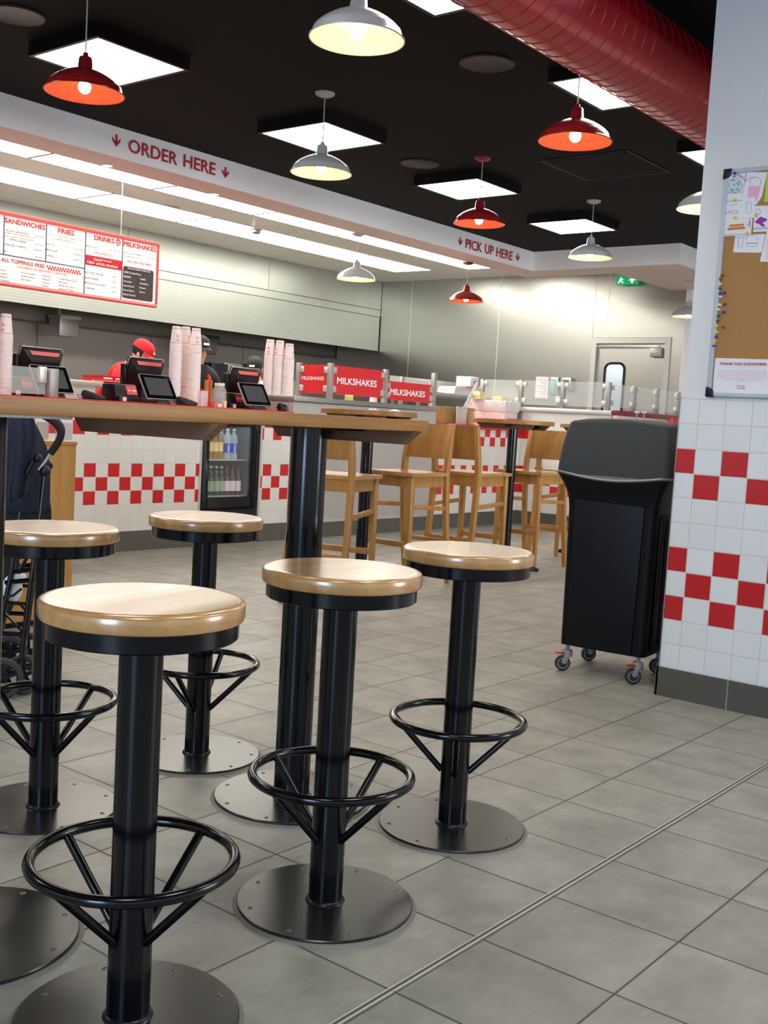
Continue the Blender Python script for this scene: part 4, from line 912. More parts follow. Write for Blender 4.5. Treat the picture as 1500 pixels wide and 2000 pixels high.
for s, x0, y0, x1, hh in (('KCALS ARE ADDED TO BASIC ITEM', 828, 875, 1195, 24), ('OREO Cookie Pieces', 765, 938, 1040, 30), ("REESE'S", 762, 1010, 880, 30), ('Chocolate', 758, 1085, 890, 30), ('Lotus Biscoff', 754, 1155, 930, 30), ('Peanut Butter', 750, 1226, 930, 30), ('Salted Caramel', 748, 1296, 948, 30),
                          ('Vanilla', 1028, 1052, 1116, 28), ('Strawberry', 1025, 1122, 1165, 28), ('Banana', 1022, 1192, 1120, 28), ('Bacon', 1020, 1260, 1105, 28)):
    a = zB(x0, y0); ty(s, a[0], a[1], zB(x1, 0)[0], hh * 0.12, YM, W_, mb, bold=0.03, off=0.005)
for px in (238, -40):
    xx = at_y(px, 460, YM).x; build('hanging_chain', MB().tube([(xx, YM + 0.015, zt_ - 0.005), (xx, YM + 0.015, ZK)], 0.004, 6), M['alu'], mb, world=True)

# exit sign and things on the far wall
ex = thing('exit_sign', 'green and white emergency exit sign on the far steel wall', 'sign', (XW - 0.1, 6.2, 2.9))
e0, e1 = at_x(1204, 552, XW - 0.1), at_x(1246, 541, XW - 0.1); zb3 = at_x(1246, 555, XW - 0.1).z
build('lightbox', MB().bx((XW - 0.1, e1.y, zb3), (XW - 0.06, e0.y, zb3 + 0.12)), M['green_sign'], ex, world=True, smooth=False)
build('bracket', MB().bx((XW - 0.06, (e0.y + e1.y) / 2 - 0.03, zb3 + 0.06), (XW, (e0.y + e1.y) / 2 + 0.03, zb3 + 0.1)), M['plastic_white'], ex, world=True)
def sg(y, z): return (XW - 0.103, e0.y - y * 0.98, zb3 + 0.004 + z * 0.7)
ar = MB().poly([sg(.20, .02), sg(.23, .02), sg(.23, .07), sg(.20, .07)], 0.003, (1, 0, 0)).poly([sg(.165, .065), sg(.265, .065), sg(.215, .12)], 0.003, (1, 0, 0))
build('arrow', ar, M['green_sign_w'], ex, world=True, smooth=False)
rm = MB().poly([sg(.05, .10), sg(.07, .10), sg(.07, .12), sg(.05, .12)], 0.003, (1, 0, 0)).poly([sg(.035, .055), sg(.075, .065), sg(.07, .095), sg(.045, .095)], 0.003, (1, 0, 0)).poly([sg(.02, .02), sg(.035, .02), sg(.055, .06), sg(.035, .06)], 0.003, (1, 0, 0)).poly([sg(.055, .06), sg(.075, .055), sg(.10, .03), sg(.085, .02)], 0.003, (1, 0, 0)).poly([sg(.07, .085), sg(.1, .075), sg(.1, .085), sg(.07, .095)], 0.003, (1, 0, 0))
build('running_figure', rm, M['green_sign_w'], ex, world=True, smooth=False)
p0, p1_ = at_x(1044, 779, XW), at_x(1074, 735, XW)
ps = thing('notice', 'white notice with orange border taped to the far steel wall', 'notice', (XW, (p0.y + p1_.y) / 2, p0.z))
build('border', MB().bx((XW - 0.006, p1_.y, p0.z), (XW - 0.002, p0.y, p1_.z)), plain('orange_print', rgb(225, 150, 110), 0.6), ps, world=True, smooth=False)
build('sheet', MB().bx((XW - 0.009, p1_.y + 0.012, p0.z + 0.012), (XW - 0.006, p0.y - 0.012, p1_.z - 0.012)), M['paper'], ps, world=True, smooth=False)
lm = MB()
for i in range(12): lm.bx((XW - 0.0095, p1_.y + 0.03, p1_.z - 0.05 - i * 0.026), (XW - 0.009, p0.y - 0.03 - 0.03 * (i % 3), p1_.z - 0.045 - i * 0.026))
build('print_lines', lm, M['ink_grey'], ps, world=True, smooth=False)
def wallbox(x0, y0, x1, y1, label, cat, name, mats):
    a, b = at_x(x0, y1, XW - 0.05), at_x(x1, y0, XW - 0.05)
    t = thing(name, label, cat, (XW, (a.y + b.y) / 2, a.z))
    build('case', MB().bx((XW - 0.08, b.y, a.z), (XW - 0.002, a.y, b.z)), mats[0], t, world=True, bevel=0.006)
    build('insert', MB().bx((XW - 0.09, b.y + 0.03, a.z + 0.03), (XW - 0.08, a.y - 0.03, b.z - 0.03)), mats[1], t, world=True, bevel=0.003)
wallbox(1074, 737, 1093, 770, 'grey wall dispenser with a teal front beside the notice', 'dispenser', 'soap_dispenser', (M['alu'], plain('teal_plastic', rgb(90, 190, 190), 0.4)))
wallbox(1096, 738, 1118, 762, 'dark grey box on the steel wall between the notice and the door', 'wall box', 'wall_box', (M['alu'], M['ink_black']))
wallbox(1086, 774, 1096, 788, 'small white switch on the steel wall under the teal dispenser', 'switch', 'wall_switch', (M['plastic_white'], M['alu']))

# ================================================================== FIXED STOOLS AND LONG TABLE
def make_stool(name='bar_stool'):
    t = thing(name, 'round oak bar stool', 'stool', (0, 0, 0), 0, 'fixed round bar stools at the long table')
    build('base_plate', MB().lathe([(0.0001, 0.001), (0.195, 0.001), (0.197, 0.003), (0.197, 0.0085), (0.195, 0.0105), (0.19, 0.0105), (0.0001, 0.0105)], n=72), M['base_plate'], t)
    build('sealant_bead', MB().lathe([(0.196, 0.0), (0.206, 0.0), (0.2, 0.004), (0.196, 0.005)], n=64), M['sealant'], t)
    for k in range(8):
        a = 2 * PI * (k + 0.35) / 8; c = (0.172 * math.cos(a), 0.172 * math.sin(a), 0.0105)
        build('screw', MB().lathe([(0.0001, 0.0006), (0.002, -0.0004), (0.0045, 0.0012), (0.006, 0.0)], c, 14), M['screw'], t)
    build('pole', MB().lathe([(0.038, 0.0105), (0.038, 0.697)], n=48), M['black_metal'], t)
    build('weld_collar', MB().lathe([(0.0378, 0.018), (0.042, 0.016), (0.045, 0.0105)], n=40), M['weld'], t)
    zr = 0.298; rr = 0.176
    build('foot_ring', MB().tube([(rr * math.cos(2 * PI * k / 64), rr * math.sin(2 * PI * k / 64), zr) for k in range(64)], 0.0105, 12, closed=True), M['black_metal'], t)
    for k in range(4):
        a = PI / 2 * k; d = Vector((math.cos(a), math.sin(a), 0))
        build('brace', MB().tube([d * 0.172 + Vector((0, 0, zr - 0.004)), d * 0.036 + Vector((0, 0, 0.155))], 0.0085, 12), M['black_metal'], t)
    build('seat_band', MB().lathe([(0.0001, 0.695), (0.163, 0.695), (0.165, 0.697), (0.165, 0.7243), (0.0001, 0.7243)], n=72), M['black_metal'], t)
    R = 0.175
    build('seat', MB().lathe([(0.0001, 0.7245), (R - 0.010, 0.7245), (R - 0.002, 0.728), (R, 0.733), (R, 0.752), (R - 0.002, 0.7565), (R - 0.007, 0.7592), (R - 0.014, 0.760), (R - 0.018, 0.760), (R - 0.04, 0.760), (0.0001, 0.760)], n=80), M['seat_wood'], t)
    return t
s0 = make_stool()
spots = [((1.179, 1.463), math.radians(6), 'nearest round stool, large at the bottom left of the picture'),
         ((1.774, 1.529), math.radians(0), 'round stool right beside the main black table column'),
         ((2.368, 1.604), math.radians(34), 'round stool standing right of the table, nearest the black bin'),
         ((1.650, 2.434), math.radians(11), 'round stool at the left edge, in front of the folded pushchair'),
         ((2.255, 2.510), math.radians(25), 'farthest round stool, in front of the tiled counter left of the table column')]
for i, ((x, y), a, lb) in enumerate(spots):
    o = s0 if i == 0 else dup(s0)
    o.location = (x, y, 0); o.rotation_euler = (0, 0, a); o['label'] = lb
TH = 0.1119; TO = Vector((2.2, 2.044, 0)); EX = Vector((math.cos(TH), math.sin(TH), 0))
tb = thing('long_table', 'long oak topped high table on black floor fixed columns', 'table', TO, TH)
def rr2(x0, x1, y0, y1, r, z, n=6):
    pts = []
    for cx, cy, a0 in ((x1 - r, y1 - r, 0), (x0 + r, y1 - r, 90), (x0 + r, y0 + r, 180), (x1 - r, y0 + r, 270)):
        for k in range(n + 1): a = math.radians(a0 + 90 * k / n); pts.append((cx + r * math.cos(a), cy + r * math.sin(a), z))
    return pts
build('tabletop', MB().loft([rr2(-1.62, 0.149, -0.30, 0.30, 0.02, z) for z in (1.0600, 1.0905)]), M['table_wood'], tb, bevel=0.0025)
for xx in (0.0, -1.068):
    c = (xx, 0, 0)
    co = build('column', MB().lathe([(0.0505, 0.012), (0.0505, 1.055)], c, 56), M['black_metal'], tb)
    build('column_foot', MB().lathe([(0.0001, 0.001), (0.216, 0.001), (0.218, 0.003), (0.218, 0.010), (0.216, 0.012), (0.21, 0.012), (0.0001, 0.012)], c, 80), M['base_plate'], tb)
    build('sealant_bead', MB().lathe([(0.217, 0.0), (0.228, 0.0), (0.222, 0.004), (0.217, 0.005)], c, 64), M['sealant'], tb)
    build('weld_collar', MB().lathe([(0.050, 0.02), (0.055, 0.018), (0.058, 0.012)], c, 40), M['weld'], tb)
    for k in range(8):
        a = 2 * PI * (k + 0.4) / 8; cc = (xx + 0.195 * math.cos(a), 0.195 * math.sin(a), 0.012)
        build('screw', MB().lathe([(0.0001, 0.0006), (0.002, -0.0004), (0.005, 0.0012), (0.0065, 0.0)], cc, 14), M['screw'], tb)
    build('top_bracket', MB().bx((xx - 0.14, -0.14, 1.052), (xx + 0.10, 0.14, 1.0598)), M['black_metal'], tb)
for x0, ya_, yb_ in ((-0.74, -0.275, 0.085), (0.062, -0.262, 0.16)):
    zb_ = 1.0232
    build('batten', MB().loft([[(x0, ya_ - 0.045, 1.0598), (x0, yb_ + 0.03, 1.0598), (x0, yb_, zb_), (x0, ya_, zb_)], [(x0 + 0.028, ya_ - 0.045, 1.0598), (x0 + 0.028, yb_ + 0.03, 1.0598), (x0 + 0.028, yb_, zb_), (x0 + 0.028, ya_, zb_)]]), M['batten_wood'], tb, smooth=False)

# ------------------------------------------------------------------ small high tables
def bistro(label):
    t = thing('bistro_table', label, 'table', (0, 0, 0), 0, 'small high tables with one column')
    build('tabletop', MB().lathe([(0.0001, 1.108), (0.306, 1.108), (0.31, 1.111), (0.31, 1.137), (0.307, 1.14), (0.0001, 1.14)], n=64), M['table_wood'], t)
    build('column', MB().lathe([(0.038, 0.04), (0.038, 1.10)], n=32), M['black_metal'], t)
    for i in range(2):
        a = PI / 2 * i + 0.25; d = Vector((math.cos(a), math.sin(a), 0)); p = Vector((-d.y, d.x, 0))
        secs = []
        for s, w, z in ((-0.27, 0.022, 0.018), (-0.24, 0.026, 0.032), (0, 0.04, 0.062), (0.24, 0.026, 0.032), (0.27, 0.022, 0.018)):
            c = d * s; secs.append([c - p * w, c + p * w, c + p * w * 0.8 + Vector((0, 0, z)), c - p * w * 0.8 + Vector((0, 0, z))])
        build('foot', MB().loft(secs), M['black_metal'], t, bevel=0.003)
        build('top_arm', MB().bar(tuple(d * -0.2 + Vector((0, 0, 1.095))), tuple(d * 0.2 + Vector((0, 0, 1.095))), 0.035, 0.02), M['black_metal'], t)
    for sx in (-1, 1):
        x0 = 0.13 * sx
        build('batten', MB().loft([[(x0 - 0.014, -0.24, 1.1078), (x0 - 0.014, 0.24, 1.1078), (x0 - 0.014, 0.2, 1.07), (x0 - 0.014, -0.2, 1.07)], [(x0 + 0.014, -0.24, 1.1078), (x0 + 0.014, 0.24, 1.1078), (x0 + 0.014, 0.2, 1.07), (x0 + 0.014, -0.2, 1.07)]]), M['batten_wood'], t, smooth=False)
    return t
b1 = bistro('x')
for i, (x, y, a, lb) in enumerate(((5.35, 4.46, 0.0, 'small high table seen just above the end of the long table'), (7.05, 4.44, 0.1, 'small high table between the wooden chairs left of the black bin'), (8.52, 4.52, 0.0, 'small high table mostly hidden behind the black bin'))):
    o = b1 if i == 0 else dup(b1)
    o.location = (x, y, 0); o.rotation_euler = (0, 0, a); o['label'] = lb
for dx, dy, lb in ((-0.08, -0.1, 'crumpled white napkin at the left on the small table behind the long table'), (0.06, -0.16, 'pale napkin scrap at the middle of the small table behind the long table')):
    m = MB(); random.seed(int(dx * 100) + 20); g = 7
    vs = [(0.035 * (i / (g - 1) - .5) * 2, 0.03 * (j / (g - 1) - .5) * 2, 0.004 + 0.016 * random.random() * math.sin(PI * i / (g - 1)) * math.sin(PI * j / (g - 1))) for j in range(g) for i in range(g)]
    m.add(vs, [(j * g + i, j * g + i + 1, (j + 1) * g + i + 1, (j + 1) * g + i) for j in range(g - 1) for i in range(g - 1)])
    m.add([(v[0], v[1], 0.0003) for v in vs], [(j * g + i, (j + 1) * g + i, (j + 1) * g + i + 1, j * g + i + 1) for j in range(g - 1) for i in range(g - 1)])
    o = build('napkin', m, M['paper']); o.location = (5.35 + dx, 4.46 + dy, 1.14); tag(o, lb, 'napkin')

# ------------------------------------------------------------------ oak bar chairs
def make_chair():
    t = thing('bar_chair', 'oak bar chair', 'chair', (0, 0, 0), 0, 'oak high chairs with solid curved backs')
    W = M['chair_wood']; zs = 0.755
    # seat with a shallow dip
    n = 12; vs = []
    for j in range(n + 1):
        for i in range(n + 1):
            u, v = i / n * 2 - 1, j / n * 2 - 1
            hw = 0.21 - 0.012 * (1 - u) * 0.5
            vs.append((0.01 + 0.21 * u, hw * v, zs - 0.012 * (1 - u * u) * (1 - abs(v) ** 3)))
    m = MB(); N = n + 1
    top = [(j * N + i, j * N + i + 1, (j + 1) * N + i + 1, (j + 1) * N + i) for j in range(n) for i in range(n)]
    m.add(vs, top); m.add([(a, b, zs - 0.022) for a, b, c in vs], [tuple(reversed(f)) for f in top])
    rim = [i for i in range(N)] + [j * N + n for j in range(1, N)] + [n * N + i for i in range(n - 1, -1, -1)] + [j * N for j in range(n - 1, 0, -1)]
    K = N * N
    for a, b in zip(rim, rim[1:] + rim[:1]): m.f.append((a, b, b + K, a + K))
    build('seat', m, M['chair_seat'], t)
    for sy in (-1, 1):
        build('front_leg', MB().taper((0.185, 0.175 * sy, zs - 0.022), (0.195, 0.183 * sy, 0.0), 0.04, 0.028), W, t, bevel=0.003)
        secs = []
        for x, y, z, w in ((-0.275, 0.184, 0, 0.028), (-0.215, 0.182, 0.40, 0.036), (-0.188, 0.180, 0.74, 0.042), (-0.200, 0.180, 0.86, 0.040), (-0.235, 0.174, 1.075, 0.026)):
            secs.append([(x + i * w / 2, sy * y + j * 0.017, z) for i, j in ((-1, -1), (1, -1), (1, 1), (-1, 1))])
        build('rear_leg', MB().loft(secs), W, t, bevel=0.003)
        build('side_rail', MB().bx((-0.17, sy * 0.17 - 0.01, zs - 0.095), (0.17, sy * 0.17 + 0.01, zs - 0.023)), W, t)
        build('side_stretcher', MB().bar((-0.20, sy * 0.181, 0.515), (0.185, sy * 0.178, 0.535), 0.02, 0.03), W, t, bevel=0.002)
    build('front_rail', MB().bx((0.16, -0.155, zs - 0.095), (0.18, 0.155, zs - 0.023)), W, t)
    build('rear_rail', MB().bx((-0.195, -0.165, zs - 0.095), (-0.175, 0.165, zs - 0.023)), W, t)
    build('front_stretcher', MB().bx((0.178, -0.165, 0.27), (0.202, 0.165, 0.305)), W, t, bevel=0.002)
    build('rear_stretcher', MB().bx((-0.240, -0.167, 0.275), (-0.220, 0.167, 0.305)), W, t, bevel=0.002)
    secs = []; n = 14
    for z, x0, hw in ((0.845, -0.205, 0.195), (0.93, -0.216, 0.196), (1.0, -0.228, 0.194), (1.075, -0.242, 0.188)):
        a = []; b = []
        for i in range(n + 1):
            v = i / n * 2 - 1; bow = -0.028 * (1 - v * v)
            a.append((x0 + bow, hw * v, z)); b.append((x0 + bow + 0.016, hw * v, z))
        secs.append(a + b[::-1])
    build('backrest', MB().loft(secs), M['chair_back'], t)
    return t
c0 = make_chair()
for i, (x, y, az, lb) in enumerate(((4.776 + 0.02, 4.225, 18, 'oak bar chair just behind the main black table column'), (5.71, 4.395, 180, 'oak bar chair facing left, right of the long table end'),
                                    (6.39, 4.355, 2, 'oak bar chair with its back to us, in the middle of the group'), (7.33, 4.41, 180, 'oak bar chair facing left, right next to the black bin'), (7.98, 4.45, 0, 'farthest oak bar chair, mostly hidden behind the one by the bin'))):
    o = c0 if i == 0 else dup(c0)
    o.location = (x, y, 0); o.rotation_euler = (0, 0, math.radians(az)); o['label'] = lb

# ------------------------------------------------------------------ black wheeled bin
bn = thing('waste_bin', 'tall black wheeled waste bin with a domed hood beside the tiled pillar', 'bin', (4.4925, 2.2, 0), math.radians(4.5))
def rsec(x0, x1, hw, z, r=0.03, n=5, sag=0.0):
    pts = []
    for cx, cy, a0 in ((x1 - r, hw - r, 0), (x0 + r, hw - r, 90), (x0 + r, -hw + r, 180), (x1 - r, -hw + r, 270)):
        for k in range(n + 1):
            a = math.radians(a0 + 90 * k / n); pts.append((cx + r * math.cos(a), cy + r * math.sin(a), z))
    # extra points on the front edge for the sagging rim
    i = 2 * (n + 1); ins = [(x0 - 0.004 * math.sin(PI * k / 12), hw - r - (2 * hw - 2 * r) * k / 12, z - sag * math.sin(PI * k / 12)) for k in range(1, 12)]
    return pts[:i] + ins + pts[i:]
FX = -0.185
body = [rsec(FX, 0.185, 0.200, 0.122), rsec(FX, 0.186, 0.203, 0.5), rsec(FX - 0.002, 0.188, 0.207, 0.74), rsec(FX - 0.005, 0.19, 0.212, 0.79), rsec(FX - 0.010, 0.193, 0.221, 0.82, sag=0.005), rsec(FX - 0.018, 0.198, 0.233, 0.85, sag=0.011), rsec(FX - 0.027, 0.204, 0.247, 0.875, sag=0.018), rsec(FX - 0.035, 0.21, 0.259, 0.895, sag=0.024)]
build('bin_body', MB().loft(body), M['bin_plastic'], bn)
build('front_panel', MB().loft([[(FX - 0.010, -0.145, 0.13), (FX - 0.010, 0.165, 0.13), (FX + 0.005, 0.165, 0.13), (FX + 0.005, -0.145, 0.13)], [(FX - 0.013, -0.158, 0.775), (FX - 0.013, 0.165, 0.785), (FX + 0.005, 0.165, 0.785), (FX + 0.005, -0.158, 0.775)]]), plain('black_panel_plastic', rgb(12, 15, 24), 0.5, noise=0.05, Specular_IOR_Level=0.25), bn, bevel=0.002)
build('side_rib', MB().bx((FX + 0.06, -0.214, 0.14), (0.12, -0.204, 0.74)), M['bin_plastic'], bn, bevel=0.004)
build('side_rib', MB().bx((FX + 0.12, -0.221, 0.16), (0.06, -0.213, 0.72)), M['bin_plastic'], bn, bevel=0.004)
build('hood_rim', MB().loft([rsec(FX - 0.037, 0.213, 0.262, 0.896, sag=0.024), rsec(FX - 0.042, 0.216, 0.266, 0.902, sag=0.024), rsec(FX - 0.037, 0.213, 0.262, 0.908, sag=0.024)]), plain('grey_rim_plastic', rgb(96, 98, 98), 0.35), bn)
hood = [rsec(FX - 0.033, 0.21, 0.260, 0.909, 0.03, sag=0.024), rsec(FX - 0.029, 0.209, 0.258, 0.95, 0.03, sag=0.012), rsec(FX - 0.018, 0.206, 0.252, 1.02, 0.03), rsec(FX - 0.003, 0.2, 0.243, 1.085, 0.03), rsec(FX + 0.008, 0.19, 0.233, 1.122, 0.03, sag=-0.006)]
build('hood', MB().loft(hood), M['bin_hood'], bn)
build('hood_top', MB().loft([rsec(FX + 0.008, 0.19, 0.233, 1.1225, 0.03, sag=-0.006), rsec(FX + 0.016, 0.185, 0.226, 1.131, 0.035, sag=-0.012), rsec(FX + 0.05, 0.16, 0.18, 1.143, 0.05, sag=-0.006), rsec(FX + 0.1, 0.11, 0.12, 1.15, 0.05)]), M['bin_hood'], bn)
build('hood_flap', MB().bx((-0.10, -0.262, 0.96), (0.15, -0.24, 1.05)), M['bin_hood'], bn, bevel=0.012, segs=3)
for sx, sy in ((-1, 1), (-1, -1), (1, 1), (1, -1)):
    cx, cy = sx * 0.145 - 0.012, sy * 0.168
    cs = build('caster', MB().lathe([(0.0001, 0.123), (0.009, 0.123), (0.009, 0.098), (0.021, 0.096), (0.024, 0.09), (0.024, 0.066), (0.0001, 0.066)], (cx, cy, 0), 20), M['grey_plastic'], bn)
    off = Vector((-0.018, 0.012, 0))
    wheel_c = Vector((cx, cy, 0.035)) + off
    Rw = Matrix.Rotation(PI / 2, 3, 'X') @ Matrix.Identity(3)
    Rz = Matrix.Rotation(math.radians(-50), 3, 'Z') @ Rw
    for q_ in (-1, 1):
        a = Rz @ Vector((0, 0, 0.016 * q_)); build('fork', MB().bar(Vector((cx, cy, 0.085)) + a, wheel_c + a, 0.004, 0.022, up=tuple(Rz @ Vector((1, 0, 0)))), M['grey_plastic'], cs, bevel=0.001)
    wh = build('wheel', MB().lathe([(0.0001, -0.012), (0.024, -0.012), (0.030, -0.011), (0.035, -0.006), (0.035, 0.006), (0.030, 0.011), (0.024, 0.012), (0.0001, 0.012)], wheel_c, 28, R=Rz), M['tyre'], cs)
    for q_ in (-1, 1):
        build('wheel_ring', MB().lathe([(0.021, 0.0125 * q_), (0.025, 0.0128 * q_), (0.025, 0.0118 * q_)], wheel_c, 28, R=Rz), M['grey_plastic'], cs)
    if sx < 0: build('brake_lever', MB().bar((cx - 0.015, cy + 0.008, 0.082), (cx - 0.052, cy + 0.03, 0.084), 0.022, 0.007), plain('red_lever_%d' % sy, rgb(190, 50, 40), 0.4), cs, bevel=0.002)

# ------------------------------------------------------------------ oak cabinet and metal holder behind the pushchair
cb = at_z(60, 1222, 0)
xr1 = at_d(141, 1092, 5.3)
ca = thing('wooden_cabinet', 'plain oak cabinet standing behind the pushchair in front of the tiled counter', 'cabinet', (2.95, 4.75, 0))
ztop_c = at_d(120, 860, 5.35).z
cx1 = at_d(146, 960, 5.32)
# front face runs along the room; corner found from its right edge
cxx, cyy = cx1.x, cx1.y
build('carcass', MB().bx((cxx - 0.62, cyy, 0.03), (cxx, cyy + 0.45, ztop_c - 0.02)), M['cabinet_wood'], ca, world=True, smooth=False)
build('top', MB().bx((cxx - 0.625, cyy - 0.005, ztop_c - 0.0195), (cxx + 0.004, cyy + 0.455, ztop_c)), M['cabinet_wood'], ca, world=True, bevel=0.002)
build('kick_plate', MB().bx((cxx - 0.60, cyy + 0.02, 0), (cxx - 0.02, cyy + 0.43, 0.0295)), M['black_plastic'], ca, world=True)
hl = at_d(81, 855, 5.4)
ho = thing('napkin_holder', 'clear and steel holder standing on the oak cabinet behind the pushchair handle', 'holder', (hl.x, cyy + 0.2, ztop_c))
build('steel_back', MB().bx((hl.x - 0.035, cyy + 0.2, ztop_c), (hl.x + 0.025, cyy + 0.215, ztop_c + 0.085)), M['steel_pale'], ho, world=True)
build('acrylic_pocket', MB().bx((hl.x + 0.026, cyy + 0.14, ztop_c), (hl.x + 0.12, cyy + 0.145, ztop_c + 0.085)), glass('smoky_acrylic', (0.55, 0.5, 0.5, 1), 0.1, 0.45), ho, world=True)

# ------------------------------------------------------------------ folded pushchair
DPT = 3.95
SA = at_z(40, 1352, 0.0)
sc = thing('pushchair', 'black framed pushchair with navy fabric parked left behind the long table', 'pushchair', (2.25, 3.5, 0))
def P(px, py, d=DPT): return at_d(px, py, d)
bk = M['black_metal']; bp_ = M['black_plastic']
def curve(pts, n=8):
    pts = [Vector(p) for p in pts]; out = []
    for i in range(len(pts) - 1):
        p0 = pts[max(0, i - 1)]; p1 = pts[i]; p2 = pts[i + 1]; p3 = pts[min(len(pts) - 1, i + 2)]
        for k in range(n):
            t = k / n; out.append(0.5 * ((2 * p1) + (p2 - p0) * t + (2 * p0 - 5 * p1 + 4 * p2 - p3) * t * t + (3 * p1 - 3 * p2 + p0 * 1 - p0 * 2 + p3) * t ** 3) if False else p1.lerp(p2, t) * 1.0 + ((p2 - p0) * 0.5 * (t - 2 * t * t + t ** 3) + (p3 - p1) * 0.5 * (t ** 3 - t * t)) + (p1 - p2) * 0.0 + (p1 * (2 * t ** 3 - 3 * t * t + t) + p2 * (-2 * t ** 3 + 3 * t * t - t)))
    out.append(pts[-1]); return out
for side, dd in ((0, 0.0), (1, 0.42)):
    d = DPT + dd * 0.9
    sh = Vector((-0.10, 0.06, 0)) * side
    def Q(px, py): return P(px, py, DPT) + Vector((0.777, 0.623, 0)) * dd + sh
    build('handle', MB().tube(curve([Q(72, 806), Q(97, 818), Q(113, 832), Q(119, 848), Q(112, 866), Q(98, 886)]), 0.0125 if side else 0.0135, 14), M['tyre'] if side else M['dark_fabric'], sc, world=True)
    build('frame_tube', MB().tube([Q(98, 886), Q(88, 902), Q(76, 918)], 0.006, 10), M['alu'], sc, world=True)
    hb = build('fold_hinge', MB().sphere(Q(88, 921), 0.021, 16, (1, 1, 1)), bp_, sc, world=True)
    build('release_button', MB().sphere(Q(74, 895), 0.016, 12), bp_, sc, world=True)
    build('latch_lever', MB().tube([Q(66, 900), Q(57, 915), Q(52, 925)], 0.010, 10), bp_, sc, world=True)
    build('frame_tube', MB().tube([Q(88, 925), Q(80, 1000), Q(63, 1120), Q(48, 1235), Q(42, 1292)], 0.0105, 12), bk, sc, world=True)
    build('frame_tube', MB().tube([Q(40, 1000), Q(22, 1120), Q(0, 1230), Q(-22, 1310)], 0.010, 12), bk, sc, world=True)
    for (xa_, ya_, xb_, yb_, rr_) in ((72, 1050, 36, 1120, .007), (64, 1112, 22, 1118, .009), (58, 1180, 0, 1176, .007), (47, 1239, -20, 1236, .009), (0, 1188, 45, 1235, .005), (70, 1132, 10, 1138, .009)):
        build('cross_bar', MB().tube([Q(xa_, ya_), Q(xb_, yb_)], rr_, 8), bk, sc, world=True)
    for (wx, wy, wd) in ((26, 1309, 0.0), (-60, 1318, 0.0)):
        for q_ in (-1, 1):
            c = Q(wx, wy) + Vector((0.777, 0.623, 0)) * (0.032 * q_) + Vector((0.02 * q_, -0.02 * q_, 0))
            c.z = 0.076
            Rw = Vector((0.55, 0.83, 0)).to_track_quat('Z', 'Y').to_matrix()
            w = build('wheel_tyre', MB().lathe([(0.056, -0.012), (0.070, -0.012), (0.075, -0.006), (0.075, 0.006), (0.070, 0.012), (0.056, 0.012), (0.056, -0.012)], c, 36, R=Rw), M['tyre'], sc, world=True)
            hubm = MB().lathe([(0.0001, -0.01), (0.016, -0.01), (0.016, 0.01), (0.0001, 0.01)], c, 20, R=Rw).lathe([(0.050, -0.009), (0.057, -0.009), (0.057, 0.009), (0.050, 0.009), (0.050, -0.009)], c, 36, R=Rw)
            for k in range(5):
                a = 2 * PI * k / 5 + 0.3; e = Rw @ Vector((math.cos(a), math.sin(a), 0)); tt = Rw @ Vector((-math.sin(a), math.cos(a), 0))
                hubm.bar(c + e * 0.012, c + e * 0.053, 0.014, 0.012, up=tuple(tt))
            build('wheel_hub', hubm, bp_, w, world=True)
def drape(name, outline, thick, mat, folds, dep=DPT, amp=0.012, label=None):
    """cloth hanging between left and right outline pixels: outline rows are (y, xleft, xright)"""
    secs = []; n = 22
    for (py, xl_, xr_) in outline:
        fr_, bk_ = [], []
        for i in range(n + 1):
            u = i / n; px = xl_ + (xr_ - xl_) * u
            f = amp * math.sin(u * folds * PI + py * 0.02) + amp * 0.5 * math.sin(u * folds * 2.3 * PI + py * 0.035)
            bulge = thick * math.sin(PI * u)
            c = P(px, py, dep)
            fr_.append(c + Vector((-0.777, -0.623, 0)) * (f + bulge)); bk_.append(c + Vector((0.777, 0.623, 0)) * (bulge + 0.01))
        secs.append(fr_ + bk_[::-1])
    o = build(name, MB().loft(secs), mat, sc, world=True, sub=1)
    return o
drape('seat_back', [(930, -30, 97), (1010, -35, 100), (1030, -30, 99), (1045, -25, 96)], 0.06, M['dark_fabric'], 3, DPT + 0.2)
drape('seat_fabric', [(806, -20, 62), (840, -15, 74), (870, -12, 91), (910, -8, 98), (960, -5, 97), (1010, -4, 99)], 0.07, M['navy'], 4, DPT + 0.17)
drape('hanging_cloth', [(806, 24, 64), (830, 30, 70), (870, 28, 76), (900, 26, 72), (940, 18, 60), (960, 20, 62), (973, 25, 54)], 0.035, M['navy'], 5, DPT + 0.02, 0.012)
drape('hanging_cloth', [(810, 18, 44), (850, 22, 46), (900, 24, 44), (950, 16, 36), (985, 17, 31)], 0.02, M['navy'], 3, DPT - 0.04, 0.008)
drape('basket', [(1065, -20, 34), (1110, -20, 40), (1150, -25, 36), (1215, -30, 18)], 0.08, M['dark_fabric'], 2, DPT + 0.22)
m = MB().sphere(P(24, 1150, DPT + 0.05), 0.05, 18, (0.75, 0.7, 1.1)).sphere(P(34, 1128, DPT + 0.04), 0.034, 14, (1, 0.8, 0.8))
bg = tag(build('parcel', m, M['paper']), 'white wrapped bundle strapped low on the pushchair frame', 'bundle')
build('strap', MB().tube([P(6, 1166, DPT - 0.02), P(26, 1163, DPT - 0.035), P(42, 1150, DPT - 0.01)], 0.005, 8), M['dark_fabric'], bg)

